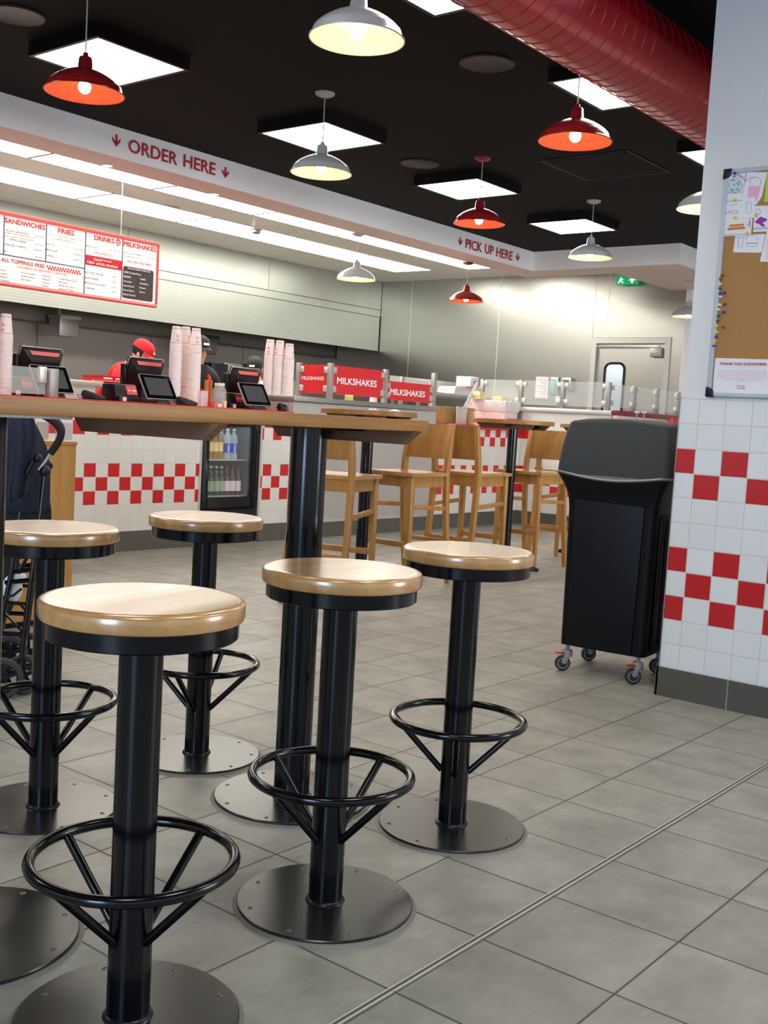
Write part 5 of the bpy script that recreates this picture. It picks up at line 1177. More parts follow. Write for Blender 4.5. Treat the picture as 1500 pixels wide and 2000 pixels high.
# ================================================================== THINGS ON THE ORDER COUNTER
ZT = 1.1102
def make_cup():
    n = 28; prof = [(r_ * 1.13 if r_ > 0.001 else r_, z_) for r_, z_ in [(0.0001, 0.150), (0.028, 0.150), (0.0285, 0.151), (0.0300, 0.149), (0.0302, 0.146), (0.0425, 0.006), (0.0425, 0.0045), (0.0448, 0.004), (0.0450, 0.0015), (0.0440, 0.0), (0.0420, 0.001), (0.0416, 0.006), (0.0293, 0.146), (0.0275, 0.148), (0.0001, 0.148)]]
    def uvf(f, l):
        cs = [lp.vert.co for lp in f.loops]
        an = [math.atan2(c.y, c.x) / (2 * PI) % 1 for c in cs]
        if max(an) - min(an) > 0.5: an = [a + 1 if a < 0.5 else a for a in an]
        for lp, a in zip(f.loops, an): lp[l].uv = (a * 1.0, lp.vert.co.z if lp.vert.co.x ** 2 + lp.vert.co.y ** 2 > 0.00095 else 0.15)
    return build('paper_cup', MB().lathe(prof, n=n), M['cup_print'], uvfix=uvf)
cup0 = make_cup(); first = True
for px, ytop, y, g, where in ((8, 613, 6.72, 'paper cups stacked at the left edge of the counter', 'at the left edge of the order counter'),
                       (341, 637, 6.73, 'paper cups in the left stack by the middle terminal', 'in the left stack beside the middle terminal'), (359, 638, 6.84, 'paper cups in the middle stack by the middle terminal', 'in the middle stack beside the middle terminal'), (379, 641, 6.71, 'paper cups in the right stack by the middle terminal', 'in the right stack beside the middle terminal'),
                       (524, 663, 6.86, 'paper cups in the left stack by the right terminal', 'in the left stack beside the right terminal'), (543, 665, 6.78, 'paper cups in the middle stack by the right terminal', 'in the middle stack beside the right terminal'), (561.5, 671, 6.70, 'paper cups in the right stack by the right terminal', 'in the right stack beside the right terminal')):
    p = at_y(px, ytop, y); x = p.x; n = int(round((p.z - ZT - 0.150) / 0.0125))
    x_at = at_y(px + 1.5, (ytop + 790) / 2, y).x
    step = (p.z - ZT - 0.150) / n
    for k in range(n + 1):
        o = cup0 if first else dup(cup0); first = False
        o.location = (x_at + random.uniform(-.0008, .0008), y + random.uniform(-.0008, .0008), ZT + k * step); o.rotation_euler = (0, 0, random.uniform(0, 6.28))
        o['category'] = 'cup'; o['group'] = g
        o['label'] = ('top paper cup ' if k == n else 'white paper cup nested ') + where
    if px in (341, 359, 379, 524, 543, 561.5): pass

def make_till():
    t = thing('till', 'x', 'till', (0, 0, 0), 0, 'black tills on the order counter')
    tl = math.radians(22)
    R = Matrix.Rotation(tl, 3, 'X')   # top leans towards the customer side
    def tr(v, o=Vector((0, 0.0, 0.232))): return R @ Vector(v) + o
    W, Hh = 0.18, 0.135
    secs = []
    for y, w, h, zo in ((0.02, W, Hh, 0), (0.0, W, Hh, 0), (-0.03, W * 0.94, Hh * 0.9, -0.006), (-0.075, W * 0.70, Hh * 0.55, -0.02)):
        secs.append([tr((x, y, z + zo)) for x, z in ((-w, -h), (w, -h), (w, h), (-w, h))])
    build('housing', MB().loft(secs), M['black_plastic'], t, bevel=0.006)
    build('screen', MB().loft([[tr((x, 0.0205, z)) for x, z in ((-W * .94, -Hh * .92), (W * .94, -Hh * .92), (W * .94, Hh * .92), (-W * .94, Hh * .92))], [tr((x, 0.0225, z)) for x, z in ((-W * .94, -Hh * .92), (W * .94, -Hh * .92), (W * .94, Hh * .92), (-W * .94, Hh * .92))]]), M['screen'], t, smooth=False)
    build('rim', MB().tube([tr(v) for v in ((-W, -0.001, -Hh * .4), (-W, -0.001, Hh - 0.012), (-W + 0.012, -0.001, Hh), (W - 0.012, -0.001, Hh), (W, -0.001, Hh - 0.012), (W, -0.001, Hh * .3))], 0.0045, 8), M['alu'], t)
    b0_, b1_ = 0.118, 0.098
    build('top_sticker', MB().loft([[tr(v) for v in ((-0.13, -0.0345, 0.1165), (0.135, -0.0345, 0.1165), (0.115, -0.052, 0.0925), (-0.115, -0.052, 0.0925))], [tr(v) for v in ((-0.13, -0.037, 0.119), (0.135, -0.037, 0.119), (0.115, -0.0545, 0.095), (-0.115, -0.0545, 0.095))]]), plain('pink_red_sticker', rgb(230, 110, 110), 0.4) if 'pink_red_sticker' not in bpy.data.materials else bpy.data.materials['pink_red_sticker'], t, smooth=False)
    build('card_swipe', MB().bx((-W - 0.03, -0.03, 0.15), (-W + 0.002, 0.02, 0.30)), M['black_plastic'], t, bevel=0.006)
    build('stand', MB().loft([[(-0.09, -0.10, 0), (0.09, -0.10, 0), (0.09, 0.10, 0), (-0.09, 0.10, 0)], [(-0.08, -0.09, 0.03), (0.08, -0.09, 0.03), (0.08, 0.08, 0.03), (-0.08, 0.08, 0.03)], [(-0.05, -0.05, 0.10), (0.05, -0.05, 0.10), (0.05, 0.02, 0.10), (-0.05, 0.02, 0.10)], [(-0.05, -0.06, 0.19), (0.05, -0.06, 0.19), (0.05, -0.02, 0.19), (-0.05, -0.02, 0.19)]]), M['black_plastic'], t, bevel=0.004)
    return t
def make_tablet():
    t = thing('customer_display', 'x', 'screen', (0, 0, 0), 0, 'tilted customer displays on the order counter')
    R = Matrix.Rotation(-math.radians(32), 3, 'X')
    def tr(v): return R @ Vector(v) + Vector((0, 0, 0.035))
    def slab(x0, x1, z0, z1, y0, y1, r=0.012):
        pts = []
        for cx, cz, a0 in ((x1 - r, z1 - r, 0), (x0 + r, z1 - r, 90), (x0 + r, z0 + r, 180), (x1 - r, z0 + r, 270)):
            for k in range(5): a = math.radians(a0 + 22.5 * k); pts.append((cx + r * math.cos(a), cz + r * math.sin(a)))
        return MB().loft([[tr((x, y0, z)) for x, z in pts], [tr((x, y1, z)) for x, z in pts]])
    build('case', slab(-0.15, 0.15, 0, 0.22, 0.0, 0.014), M['alu'], t)
    build('bezel', slab(-0.145, 0.145, 0.005, 0.215, -0.002, -0.0005, 0.01), plain('gloss_black_bezel', rgb(12, 12, 14), 0.06) if 'gloss_black_bezel' not in bpy.data.materials else bpy.data.materials['gloss_black_bezel'], t, smooth=False)
    build('screen', slab(-0.115, 0.115, 0.035, 0.19, -0.003, -0.0022, 0.001), emit('dim_screen', (0.02, 0.021, 0.025, 1), 0.6) if 'dim_screen' not in bpy.data.materials else bpy.data.materials['dim_screen'], t, smooth=False)
    build('stand', MB().loft([[(-0.07, -0.02, 0), (0.07, -0.02, 0), (0.07, 0.12, 0), (-0.07, 0.12, 0)], [(-0.06, 0.0, 0.03), (0.06, 0.0, 0.03), (0.06, 0.10, 0.03), (-0.06, 0.10, 0.03)], [(-0.03, 0.04, 0.10), (0.03, 0.04, 0.10), (0.03, 0.085, 0.10), (-0.03, 0.085, 0.10)]]), M['black_plastic'], t, bevel=0.003)
    return t
def make_reader():
    t = thing('card_reader', 'x', 'card reader', (0, 0, 0), 0, 'black card readers on the order counter')
    build('body', MB().loft([[(-0.035, -0.075, 0), (0.035, -0.075, 0), (0.035, 0.075, 0), (-0.035, 0.075, 0)], [(-0.04, -0.08, 0.02), (0.04, -0.08, 0.02), (0.04, 0.08, 0.045), (-0.04, 0.08, 0.045)], [(-0.034, -0.072, 0.028), (0.034, -0.072, 0.028), (0.034, 0.07, 0.068), (-0.034, 0.07, 0.068)]]), M['black_plastic'], t, bevel=0.004)
    build('screen', MB().loft([[(-0.026, 0.0, 0.0495), (0.026, 0.0, 0.0495), (0.026, 0.058, 0.0655), (-0.026, 0.058, 0.0655)], [(-0.026, 0.0, 0.051), (0.026, 0.0, 0.051), (0.026, 0.058, 0.067), (-0.026, 0.058, 0.067)]]), M['grey_plastic'], t)
    build('cable', MB().tube([(0, 0.078, 0.03), (-0.03, 0.12, 0.03), (-0.09, 0.13, 0.012), (-0.13, 0.10, 0.005)], 0.0025, 6), M['black_plastic'], t)
    return t
def make_printer():
    t = thing('receipt_printer', 'x', 'printer', (0, 0, 0), 0, 'printers with red gift card labels')
    build('body', MB().loft([[(-0.10, -0.07, 0), (0.10, -0.07, 0), (0.10, 0.10, 0), (-0.10, 0.10, 0)], [(-0.105, -0.075, 0.06), (0.105, -0.075, 0.06), (0.105, 0.10, 0.06), (-0.105, 0.10, 0.06)], [(-0.10, -0.045, 0.13), (0.10, -0.045, 0.13), (0.10, 0.10, 0.13), (-0.10, 0.10, 0.13)]]), M['black_plastic'], t, bevel=0.008, segs=3)
    lab = build('gift_card_label', MB().loft([[(0.0, -0.0785, 0.055), (0.095, -0.0785, 0.055), (0.095, -0.05, 0.122), (0.0, -0.05, 0.122)], [(0.0, -0.0765, 0.055), (0.095, -0.0765, 0.055), (0.095, -0.048, 0.122), (0.0, -0.048, 0.122)]]), M['red_sign'], t, smooth=False)
    u = Vector((1, 0, 0)); w = Vector((0, 0.0285, 0.067)).normalized()
    text('lettering', 'GIFT CARDS', (0.008, -0.0785 + 0.0085, 0.078), (0.088, -0.0785 + 0.0085, 0.078), 0.014, M['ink_white'], lab, (u, w), 0.03, 0.003, world=False)
    build('tray', MB().bx((-0.09, -0.10, 0.0), (0.10, -0.076, 0.04)), M['black_plastic'], t, bevel=0.004)
    build('white_sticker', MB().bx((-0.06, -0.1015, 0.005), (-0.025, -0.1002, 0.034)), M['crate'], t)
    return t
def place(src, px, y, lb, used=set(), rz=0.0, dy=0):
    o = src if src.name not in used else dup(src); used.add(src.name)
    x = at_y(px, 780, y).x; o.location = (x, y, ZT); o.rotation_euler = (0, 0, rz); o['label'] = lb; return o
tl_ = make_till(); tb_ = make_tablet(); rd_ = make_reader(); pr_ = make_printer()
place(tl_, 72, 7.05, 'leftmost black till with its back to us, behind the grey guard post', rz=0.05)
place(tl_, 276, 7.05, 'middle black till, in front of the red capped worker', rz=0.05)
place(tl_, 470, 7.05, 'rightmost black till, left of the three cup stacks', rz=0.05)
place(tb_, 110, 6.62, 'leftmost tilted customer display beside the grey guard post')
place(tb_, 318, 6.62, 'middle tilted customer display beside the cup stacks')
place(tb_, 507, 6.62, 'rightmost tilted customer display near the steel milkshake station')
place(rd_, 182, 6.60, 'leftmost black card reader on the red counter top', rz=1.2)
place(rd_, 365, 6.60, 'black card reader at the foot of the cup stacks by the middle terminal', rz=1.2)
place(rd_, 561, 6.60, 'rightmost black card reader next to the steel station', rz=1.2)
place(pr_, 30, 6.82, 'leftmost printer with a red GIFT CARDS label, behind clear glass')
place(pr_, 236, 6.72, 'middle printer with a red GIFT CARDS label, in front of the red boxes')
place(pr_, 450, 6.86, 'rightmost printer with a red label, behind the clear jar')
# clear jar and little things
jx = at_y(428, 780, 6.70).x
j = thing('tip_jar', 'big clear plastic jar with pale lid between the middle and right terminals', 'jar', (jx, 6.70, ZT))
build('jar_body', MB().lathe([(0.0001, 0.0), (0.052, 0.0), (0.058, 0.008), (0.058, 0.13), (0.052, 0.15), (0.040, 0.17), (0.038, 0.178)], n=36), M['glass_thin'], j)
build('lid', MB().lathe([(0.040, 0.175), (0.042, 0.175), (0.042, 0.196), (0.040, 0.198), (0.0001, 0.198)], n=36), M['plastic_white'], j)
kx = at_y(410, 780, 6.64).x
k1 = thing('menu_stand', 'narrow wooden stand with a red stripe beside the clear jar', 'stand', (kx, 6.66, ZT))
build('wooden_frame', MB().bx((kx - 0.03, 6.65, ZT), (kx - 0.012, 6.68, ZT + 0.215)).bx((kx + 0.012, 6.65, ZT), (kx + 0.03, 6.68, ZT + 0.215)), M['chair_wood'], k1, world=True)
build('red_insert', MB().bx((kx - 0.012, 6.655, ZT), (kx + 0.012, 6.675, ZT + 0.21)), M['red_sign'], k1, world=True)
def small(px, y, size, mat, name, label, cat, zo=0.0):
    x = at_y(px, 785, y).x; o = build(name, MB().bx((-size[0] / 2, -size[1] / 2, 0), (size[0] / 2, size[1] / 2, size[2])), mat, bevel=0.002); o.location = (x, y, ZT + zo); return tag(o, label, cat)
small(413, 6.575, (0.035, 0.03, 0.045), M['red_sign'], 'salt_box', 'tiny red box at the foot of the wooden stand', 'box')
small(428, 6.58, (0.04, 0.03, 0.03), M['crate'], 'sugar_packet', 'small pinkish packet in front of the clear jar', 'packet')
small(438, 6.60, (0.03, 0.03, 0.055), M['cardboard'], 'salt_sachet_box', 'small tan box at the right foot of the clear jar', 'box')
ax = at_y(393, 780, 6.66).x
ac = thing('acrylic_box', 'empty clear acrylic box between the cup stacks and the wooden stand', 'box', (ax, 6.68, ZT))
ga = glass('acrylic_clear', (0.95, 0.92, 0.92, 1), 0.05, 0.3)
build('walls', MB().bx((ax - 0.035, 6.62, ZT), (ax + 0.035, 6.624, ZT + 0.12)).bx((ax - 0.035, 6.74, ZT), (ax + 0.035, 6.744, ZT + 0.12)).bx((ax - 0.035, 6.624, ZT), (ax - 0.031, 6.74, ZT + 0.12)).bx((ax + 0.031, 6.624, ZT), (ax + 0.035, 6.74, ZT + 0.12)), ga, ac, world=True, smooth=False)
build('rim', MB().bx((ax - 0.036, 6.618, ZT + 0.1205), (ax + 0.036, 6.626, ZT + 0.1245)), M['crate'], ac, world=True)

# ------------------------------------------------------------------ pick up counter things
cc = at_y(985, 815, 6.53); ZP = 1.0782
cr_ = thing('crate', 'pale pink plastic crate wrapped in a clear liner at the counter corner', 'crate', (cc.x - 0.17, 6.75, ZP))
x0c, x1c = cc.x, cc.x + 0.33
x1c = min(x1c, XC - 0.05); x0c = x1c - 0.33
x0c = cc.x; x1c = XC - 0.045
yc0, yc1 = 6.53, 7.02
build('crate_body', MB().loft([[(x0c + 0.01, yc0 + 0.01, ZP), (x1c - 0.01, yc0 + 0.01, ZP), (x1c - 0.01, yc1 - 0.01, ZP), (x0c + 0.01, yc1 - 0.01, ZP)], [(x0c, yc0, ZP + 0.25), (x1c, yc0, ZP + 0.25), (x1c, yc1, ZP + 0.25), (x0c, yc1, ZP + 0.25)]]), M['crate'], cr_, world=True, bevel=0.006)
m = MB(); secs = []
for z, e in ((0.17, 0.004), (0.20, 0.012), (0.25, 0.016), (0.285, 0.012), (0.295, -0.01), (0.28, -0.04)):
    sec = []; n = 48
    for i in range(n):
        u = i / n * 4; s = int(u); f = u - s
        cx, cy = [(x0c - e + f * (x1c - x0c + 2 * e), yc0 - e), (x1c + e, yc0 - e + f * (yc1 - yc0 + 2 * e)), (x1c + e - f * (x1c - x0c + 2 * e), yc1 + e), (x0c - e, yc1 + e - f * (yc1 - yc0 + 2 * e))][s]
        wv = 0.006 * math.sin(i * 2.1 + z * 40) + 0.004 * math.sin(i * 3.7)
        sec.append((cx + wv, cy + wv, ZP + z + 0.006 * math.sin(i * 1.3)))
    secs.append(sec)
build('liner', MB().loft(secs, True), M['liner'], cr_, world=True)
for i in range(2):
    build('print_lines', MB().bx((x0c - 0.006, yc0 + 0.06 + i * 0.0, ZP + 0.06 + i * 0.03), (x0c - 0.002, yc1 - 0.08, ZP + 0.07 + i * 0.03)) if i == 0 else MB().bx((x0c + 0.05, yc0 - 0.006, ZP + 0.06), (x1c - 0.04, yc0 - 0.002, ZP + 0.07)).bx((x0c + 0.05, yc0 - 0.006, ZP + 0.09), (x1c - 0.04, yc0 - 0.002, ZP + 0.10)), M['ink_red'] if i else M['ink_grey'], cr_, world=True)
for px, yy_, lb in ((934, 6.9, 'tan paper carton standing on the crate, left one'), (977, 6.72, 'low tan paper carton on the right of the crate')):
    zz = ZP + 0.296; c = at_y(px, 775, yy_); s = 0.06
    t = thing('food_carton', lb, 'carton', (c.x, yy_, zz), 0, 'tan cartons on the crate')
    hh = 0.09 if px < 950 else 0.045
    build('carton_base', MB().loft([[(-s, -s, 0), (s, -s, 0), (s, s, 0), (-s, s, 0)], [(-s * 1.15, -s * 1.15, hh * .55), (s * 1.15, -s * 1.15, hh * .55), (s * 1.15, s * 1.15, hh * .55), (-s * 1.15, s * 1.15, hh * .55)]]), M['cardboard'], t)
    build('carton_lid', MB().loft([[(-s * 1.15, -s * 1.15, hh * .56), (s * 1.15, -s * 1.15, hh * .56), (s * 1.15, s * 1.15, hh * .56), (-s * 1.15, s * 1.15, hh * .56)], [(-s * .8, -s * .8, hh), (s * .8, -s * .8, hh), (s * .8, s * .8, hh), (-s * .8, s * .8, hh)]]), M['cardboard'], t)
# stacks of brown trays: leftmost counter end
random.seed(3)
tx0 = at_y(868, 810, 6.85).x
firsttray = None; topz = at_y(868, 793, 6.85).z
nt = int((topz - ZP) / 0.0135)
for sx_, where in ((0, 'left'), (1, 'right')):
    for k in range(nt):
        if firsttray is None:
            firsttray = build('paper_tray', MB().loft([[(-0.13, -0.09, 0), (0.13, -0.09, 0), (0.13, 0.09, 0), (-0.13, 0.09, 0)], [(-0.15, -0.11, 0.011), (0.15, -0.11, 0.011), (0.15, 0.11, 0.011), (-0.15, 0.11, 0.011)]]), M['cardboard']); o = firsttray
        else: o = dup(firsttray)
        o.location = (tx0 + sx_ * 0.33 + random.uniform(-.012, .012), 6.85 + random.uniform(-.01, .01) + sx_ * 0.03, ZP + k * 0.0135 + 0.0005); o.rotation_euler = (0, 0, random.uniform(-.07, .07))
        o['category'] = 'tray'; o['group'] = 'brown paper trays in the %s stack beside the steel station' % where
        o['label'] = ('topmost brown paper tray of the %s stack beside the steel station' if k == nt - 1 else 'brown paper tray within the %s stack beside the steel station') % where
# grey bag holder and paper strips
hx = at_y(900, 810, 6.62); t = thing('bag_holder', 'grey metal sheet holder in front of the brown tray stacks', 'holder', (hx.x, 6.62, ZP))
build('sheet', MB().bx((hx.x - 0.10, 6.60, ZP), (hx.x + 0.08, 6.61, ZP + 0.19)), M['steel_pale'], t, world=True, bevel=0.003)
build('foot', MB().bx((hx.x - 0.10, 6.61, ZP), (hx.x + 0.08, 6.70, ZP + 0.006)), M['steel_pale'], t, world=True)
a = at_y(893, 824, 6.66); b = at_y(932, 752, 7.05)
wr_ = thing('paper_strip', 'long white and pink paper strip slanting up behind the grey holder', 'paper strip', a)
build('strip', MB().bar((a.x, 6.66, ZP + 0.03), (b.x, 7.05, b.z), 0.07, 0.003, up=(0.3, 1, 0.2)), M['paper'], wr_, world=True, smooth=False)
build('pink_edge', MB().bar((a.x + 0.075, 6.66, ZP + 0.03), (b.x + 0.075, 7.05, b.z), 0.02, 0.003, up=(0.3, 1, 0.2)), M['crate'], wr_, world=True, smooth=False)
# steel pass shelf behind with bags
sy0 = 7.9
A = at_y(848, 768, sy0); B = at_y(927, 774, sy0); zs_ = at_y(880, 768, sy0).z
sh = thing('pass_shelf', 'steel pass shelf behind the pick up counter holding white bags', 'shelf', ((A.x + B.x) / 2, sy0 + 0.2, 0))
xr2 = min(B.x + 1.0, XW - 0.1)
build('shelf_board', MB().bx((A.x - 0.3, sy0, zs_ - 0.05), (xr2, sy0 + 0.45, zs_)), M['steel_pale'], sh, world=True, bevel=0.004)
build('back_board', MB().bx((A.x - 0.3, sy0 + 0.46, zs_ - 0.05), (xr2, sy0 + 0.47, zs_ + 0.17)), M['steel_pale'], sh, world=True)
build('table', MB().bx((A.x - 0.3, sy0, 0.86), (xr2, sy0 + 0.6, 0.9)), M['steel'], sh, world=True)
for x in (A.x - 0.27, xr2 - 0.03):
    for y in (sy0 + 0.03, sy0 + 0.42): build('leg', MB().bx((x - 0.02, y - 0.02, 0), (x + 0.02, y + 0.02, zs_ - 0.05)), M['steel'], sh, world=True)
c = at_y(895, 760, sy0 + 0.15)
t = thing('bag_bundle', 'bundle of white paper bags lying on the steel pass shelf', 'bags', (c.x, sy0 + 0.2, zs_))
m = MB()
for k in range(7): m.box((c.x + random.uniform(-.02, .02), sy0 + 0.2, zs_ + 0.008 + k * 0.0135), (0.36, 0.26, 0.012), random.uniform(-.06, .06))
build('bags', m, M['paper'], t, world=True); build('red_bands', MB().bx((c.x + 0.05, sy0 + 0.06, zs_ + 0.095), (c.x + 0.17, sy0 + 0.33, zs_ + 0.105)), M['ink_red'], t, world=True)
c = at_y(921, 752, sy0 + 0.1); zq = at_y(921, 757, sy0 + 0.1).z
t = thing('glove_box', 'white box with a red end sitting above the paper bags', 'box', (c.x, sy0 + 0.15, zs_ + 0.106))
build('carton', MB().bx((c.x - 0.10, sy0 + 0.05, zs_ + 0.106), (c.x + 0.10, sy0 + 0.28, zs_ + 0.24)), M['paper'], t, world=True, bevel=0.012, segs=3)
build('red_end', MB().bx((c.x + 0.1005, sy0 + 0.06, zs_ + 0.11), (c.x + 0.12, sy0 + 0.27, zs_ + 0.235)), M['red_sign'], t, world=True)
build('opening', MB().lathe([(0.0001, 0), (0.012, 0), (0.012, 0.002), (0.0001, 0.002)], (c.x - 0.01, sy0 + 0.049, zs_ + 0.175), 16, R=Matrix.Rotation(PI / 2, 3, 'X')), M['ink_black'], t, world=True)
# condiment pumps and red sauce cups near the bin
for i, (px, lb) in enumerate(((1243, 'left sauce pump with white top behind the bin hood'), (1257, 'right sauce pump with white top behind the bin hood'))):
    yq = YE - 0.22; c = at_y(px, 820, yq); t = thing('sauce_pump', lb, 'pump', (c.x, yq, 1.07), 0, 'sauce pumps on the condiment counter')
    zt2 = at_y(px, 803, yq).z - 1.07
    build('stem', MB().lathe([(0.008, 0.0), (0.008, zt2 - 0.02)], n=14), M['grey_plastic'], t)
    build('pump_head', MB().lathe([(0.0001, zt2 - 0.022), (0.028, zt2 - 0.02), (0.03, zt2 - 0.008), (0.02, zt2), (0.0001, zt2)], n=20), M['plastic_white'], t)
    build('base', MB().lathe([(0.04, 0.0), (0.04, 0.06), (0.01, 0.07)], n=20), M['plastic_white'], t)
for i, (px, lb) in enumerate(((1311, 'left red plastic cup at the end of the condiment counter'), (1323, 'right red plastic cup next to the tiled pillar edge'))):
    yq = YE - 0.25; c = at_y(px, 820, yq); t = build('sauce_cup', MB().lathe([(0.0001, 0.0), (0.045, 0.0), (0.034, 0.10), (0.0001, 0.10)], n=20), M['red_sign']); zc_ = at_y(px, 817, yq).z
    t.location = (c.x, yq, 1.07); t.scale = (1, 1, max(0.6, (zc_ - 1.07) / 0.10)); tag(t, lb, 'cup', 'red cups on the condiment counter')

# ================================================================== NOTICE BOARD ON THE PILLAR
PB = PX + 0.012    # painted wall face above the tiles
def pz(px, py, off=0.02): return at_x(px, py, PB - off)
y_l = pz(1413, 335).y + 0.0; zt3 = pz(1450, 328).z; zb4 = pz(1440, 776).z; y_l2 = pz(1380, 770).y
y_l = (y_l + y_l2) / 2
nb = thing('notice_board', 'cork notice board in a grey frame on the white pillar', 'notice board', (PB, y_l - 0.45, zb4))
y_r = y_l - 0.9
build('cork_panel', MB().bx((PB - 0.014, y_r + 0.02, zb4 + 0.015), (PB - 0.002, y_l - 0.015, zt3 - 0.015)), M['cork'], nb, world=True, smooth=False)
fm = M['alu']
build('frame', MB().bx((PB - 0.022, y_r, zt3 - 0.018), (PB - 0.001, y_l - 0.01, zt3)).bx((PB - 0.022, y_r, zb4), (PB - 0.001, y_l - 0.01, zb4 + 0.018)).bx((PB - 0.022, y_l - 0.02, zb4 + 0.02), (PB - 0.001, y_l, zt3 - 0.02)).bx((PB - 0.022, y_r, zb4 + 0.02), (PB - 0.001, y_r + 0.018, zt3 - 0.02)), plain('pale_grey_frame', rgb(188, 194, 202), 0.35), nb, world=True, bevel=0.003)
for z, s in ((zt3, -1), (zb4, 1)):
    pts = [(PB - 0.026, y_l + 0.002, z - s * 0.002), (PB - 0.026, y_l - 0.034, z - s * 0.002), (PB - 0.026, y_l - 0.030, z + s * 0.020), (PB - 0.026, y_l - 0.018, z + s * 0.034), (PB - 0.026, y_l + 0.002, z + s * 0.040)]
    build('frame_corner', MB().poly(pts, 0.025, (1, 0, 0)), M['black_plastic'], nb, world=True, bevel=0.004)
def sheet(name, label, corners, mat, off, cat='drawing', group=None):
    """paper pinned flat on the board; corners are measured on the photo"""
    t = thing(name, label, cat, pz(*corners[0]), 0, group)
    pts = [pz(px, py, off) for px, py in corners]
    build('sheet', MB().poly(pts, 0.0006, (1, 0, 0)), mat, t, world=True, smooth=False)
    return t
def blob(t, name, pts, mat, off): build(name, MB().poly([pz(px, py, off) for px, py in pts], 0.0003, (1, 0, 0)), mat, t, world=True, smooth=False)
def line(t, name, pts, mat, off, w=0.0012): build(name, MB().tube([pz(px, py, off) for px, py in pts], w, 6), mat, t, world=True)
def ell(cx, cy, rx, ry, n=24, a0=0, a1=360): return [(cx + rx * math.cos(math.radians(a0 + (a1 - a0) * k / n)), cy + ry * math.sin(math.radians(a0 + (a1 - a0) * k / n))) for k in range(n + (a1 - a0 != 360))]
def zc5(x, y): return (1400 + x * 0.1, 320 + y * 0.1)
def Z5(lst): return [zc5(*p) for p in lst]
pen = {k: plain('pen_' + k, v, 0.6, noise=0.05) for k, v in dict(blue=rgb(120, 130, 175), purple=rgb(150, 40, 160), pink=rgb(232, 175, 205), green=rgb(120, 185, 150), grey=rgb(150, 150, 165), red=rgb(210, 110, 120), orange=rgb(225, 160, 90), brown=rgb(190, 120, 80), lime=rgb(170, 215, 80), seablue=rgb(205, 222, 225), cream=rgb(236, 232, 205)).items()}
w_ = M['paper']; o1 = 0.0155
s = sheet('childrens_drawing', 'child drawing of a green globe pinned top left on the cork board', Z5([(205, 125), (580, 125), (480, 690), (130, 690)]), w_, o1, group='drawings pinned on the cork board')
blob(s, 'globe', Z5(ell(365, 420, 130, 140)), pen['seablue'], o1 + .0008)
line(s, 'globe_outline', Z5(ell(365, 420, 130, 140) + [(495, 420)]), pen['blue'], o1 + .0008, .0008)
for c in ((420, 390, 30, 50), (340, 410, 18, 30), (300, 510, 40, 30), (400, 500, 40, 25), (310, 320, 50, 20)): blob(s, 'land', Z5(ell(*c, n=10)), pen['green'], o1 + .0014)
A = pz(*zc5(395, 250), o1 + .001)
for i, ch in enumerate('EARTH'): p = zc5(400 + i * 34, 235 + i * 28); a = pz(*p, o1 + .001); text('handwriting', ch, a, a + Vector((0, -0.008, 0)), 0.011, pen['purple'], s, 'x', 0.0, 0.0005)
for i, ch in enumerate('&5GUYS'): p = zc5(210 + i * 50, 575 + 14 * math.sin(i * .6)); a = pz(*p, o1 + .001); text('handwriting', ch, a, a + Vector((0, -0.007, 0)), 0.008, pen['purple'], s, 'x', 0.0, 0.0005)
blob(s, 'heart', Z5([(310, 240), (330, 225), (345, 238), (360, 225), (372, 240), (335, 268)]), pen['purple'], o1 + .0012)
s = sheet('childrens_drawing', 'child drawing of a pink milkshake at the top of the cork board', Z5([(590, 160), (985, 165), (880, 640), (770, 800), (480, 700)]), w_, o1 - .0008, group='drawings pinned on the cork board')
blob(s, 'shake', Z5([(625, 430), (860, 430), (770, 760), (745, 640), (600, 660)]), pen['pink'], o1 + .0002)
line(s, 'cream', Z5(ell(755, 350, 110, 90, 18, 150, 400)), pen['grey'], o1 + .0004, .0008); line(s, 'straw', Z5([(560, 350), (690, 250), (720, 290)]), pen['red'], o1 + .0004, .0008)
s = sheet('childrens_drawing', 'bright lime green drawing cut by the right edge of the picture', Z5([(985, 150), (1500, 150), (1500, 760), (925, 740)]), pen['lime'], o1 - .0012, group='drawings pinned on the cork board')
s = sheet('childrens_drawing', 'child note reading BACK with a small peanut figure', Z5([(125, 690), (740, 690), (745, 1050), (90, 1075)]), w_, o1 + .0018, group='drawings pinned on the cork board')
a = pz(*zc5(145, 990), o1 + .0026); b = pz(*zc5(430, 960), o1 + .0026); text('handwriting', 'BACK', a, b, 0.014, pen['grey'], s, 'x', 0.0, 0.0004)
a = pz(*zc5(195, 750), o1 + .0026); b = pz(*zc5(500, 745), o1 + .0026); text('handwriting', 'please', a, b, 0.007, pen['grey'], s, 'x', 0.0, 0.0004)
a = pz(*zc5(260, 815), o1 + .0026); b = pz(*zc5(390, 810), o1 + .0026); text('handwriting', 'come', a, b, 0.006, pen['grey'], s, 'x', 0.0, 0.0004)
line(s, 'peanut_outline', Z5([(575, 760), (625, 735), (680, 760), (665, 850), (690, 930), (630, 970), (565, 930), (590, 850), (575, 760)]), pen['grey'], o1 + .0026, .0007)
s = sheet('childrens_drawing', 'child drawing of an orange and brown burger at the left of the cork board', Z5([(85, 1075), (700, 1055), (665, 1400), (62, 1415)]), w_, o1 + .0014, group='drawings pinned on the cork board')
o2 = o1 + .0022
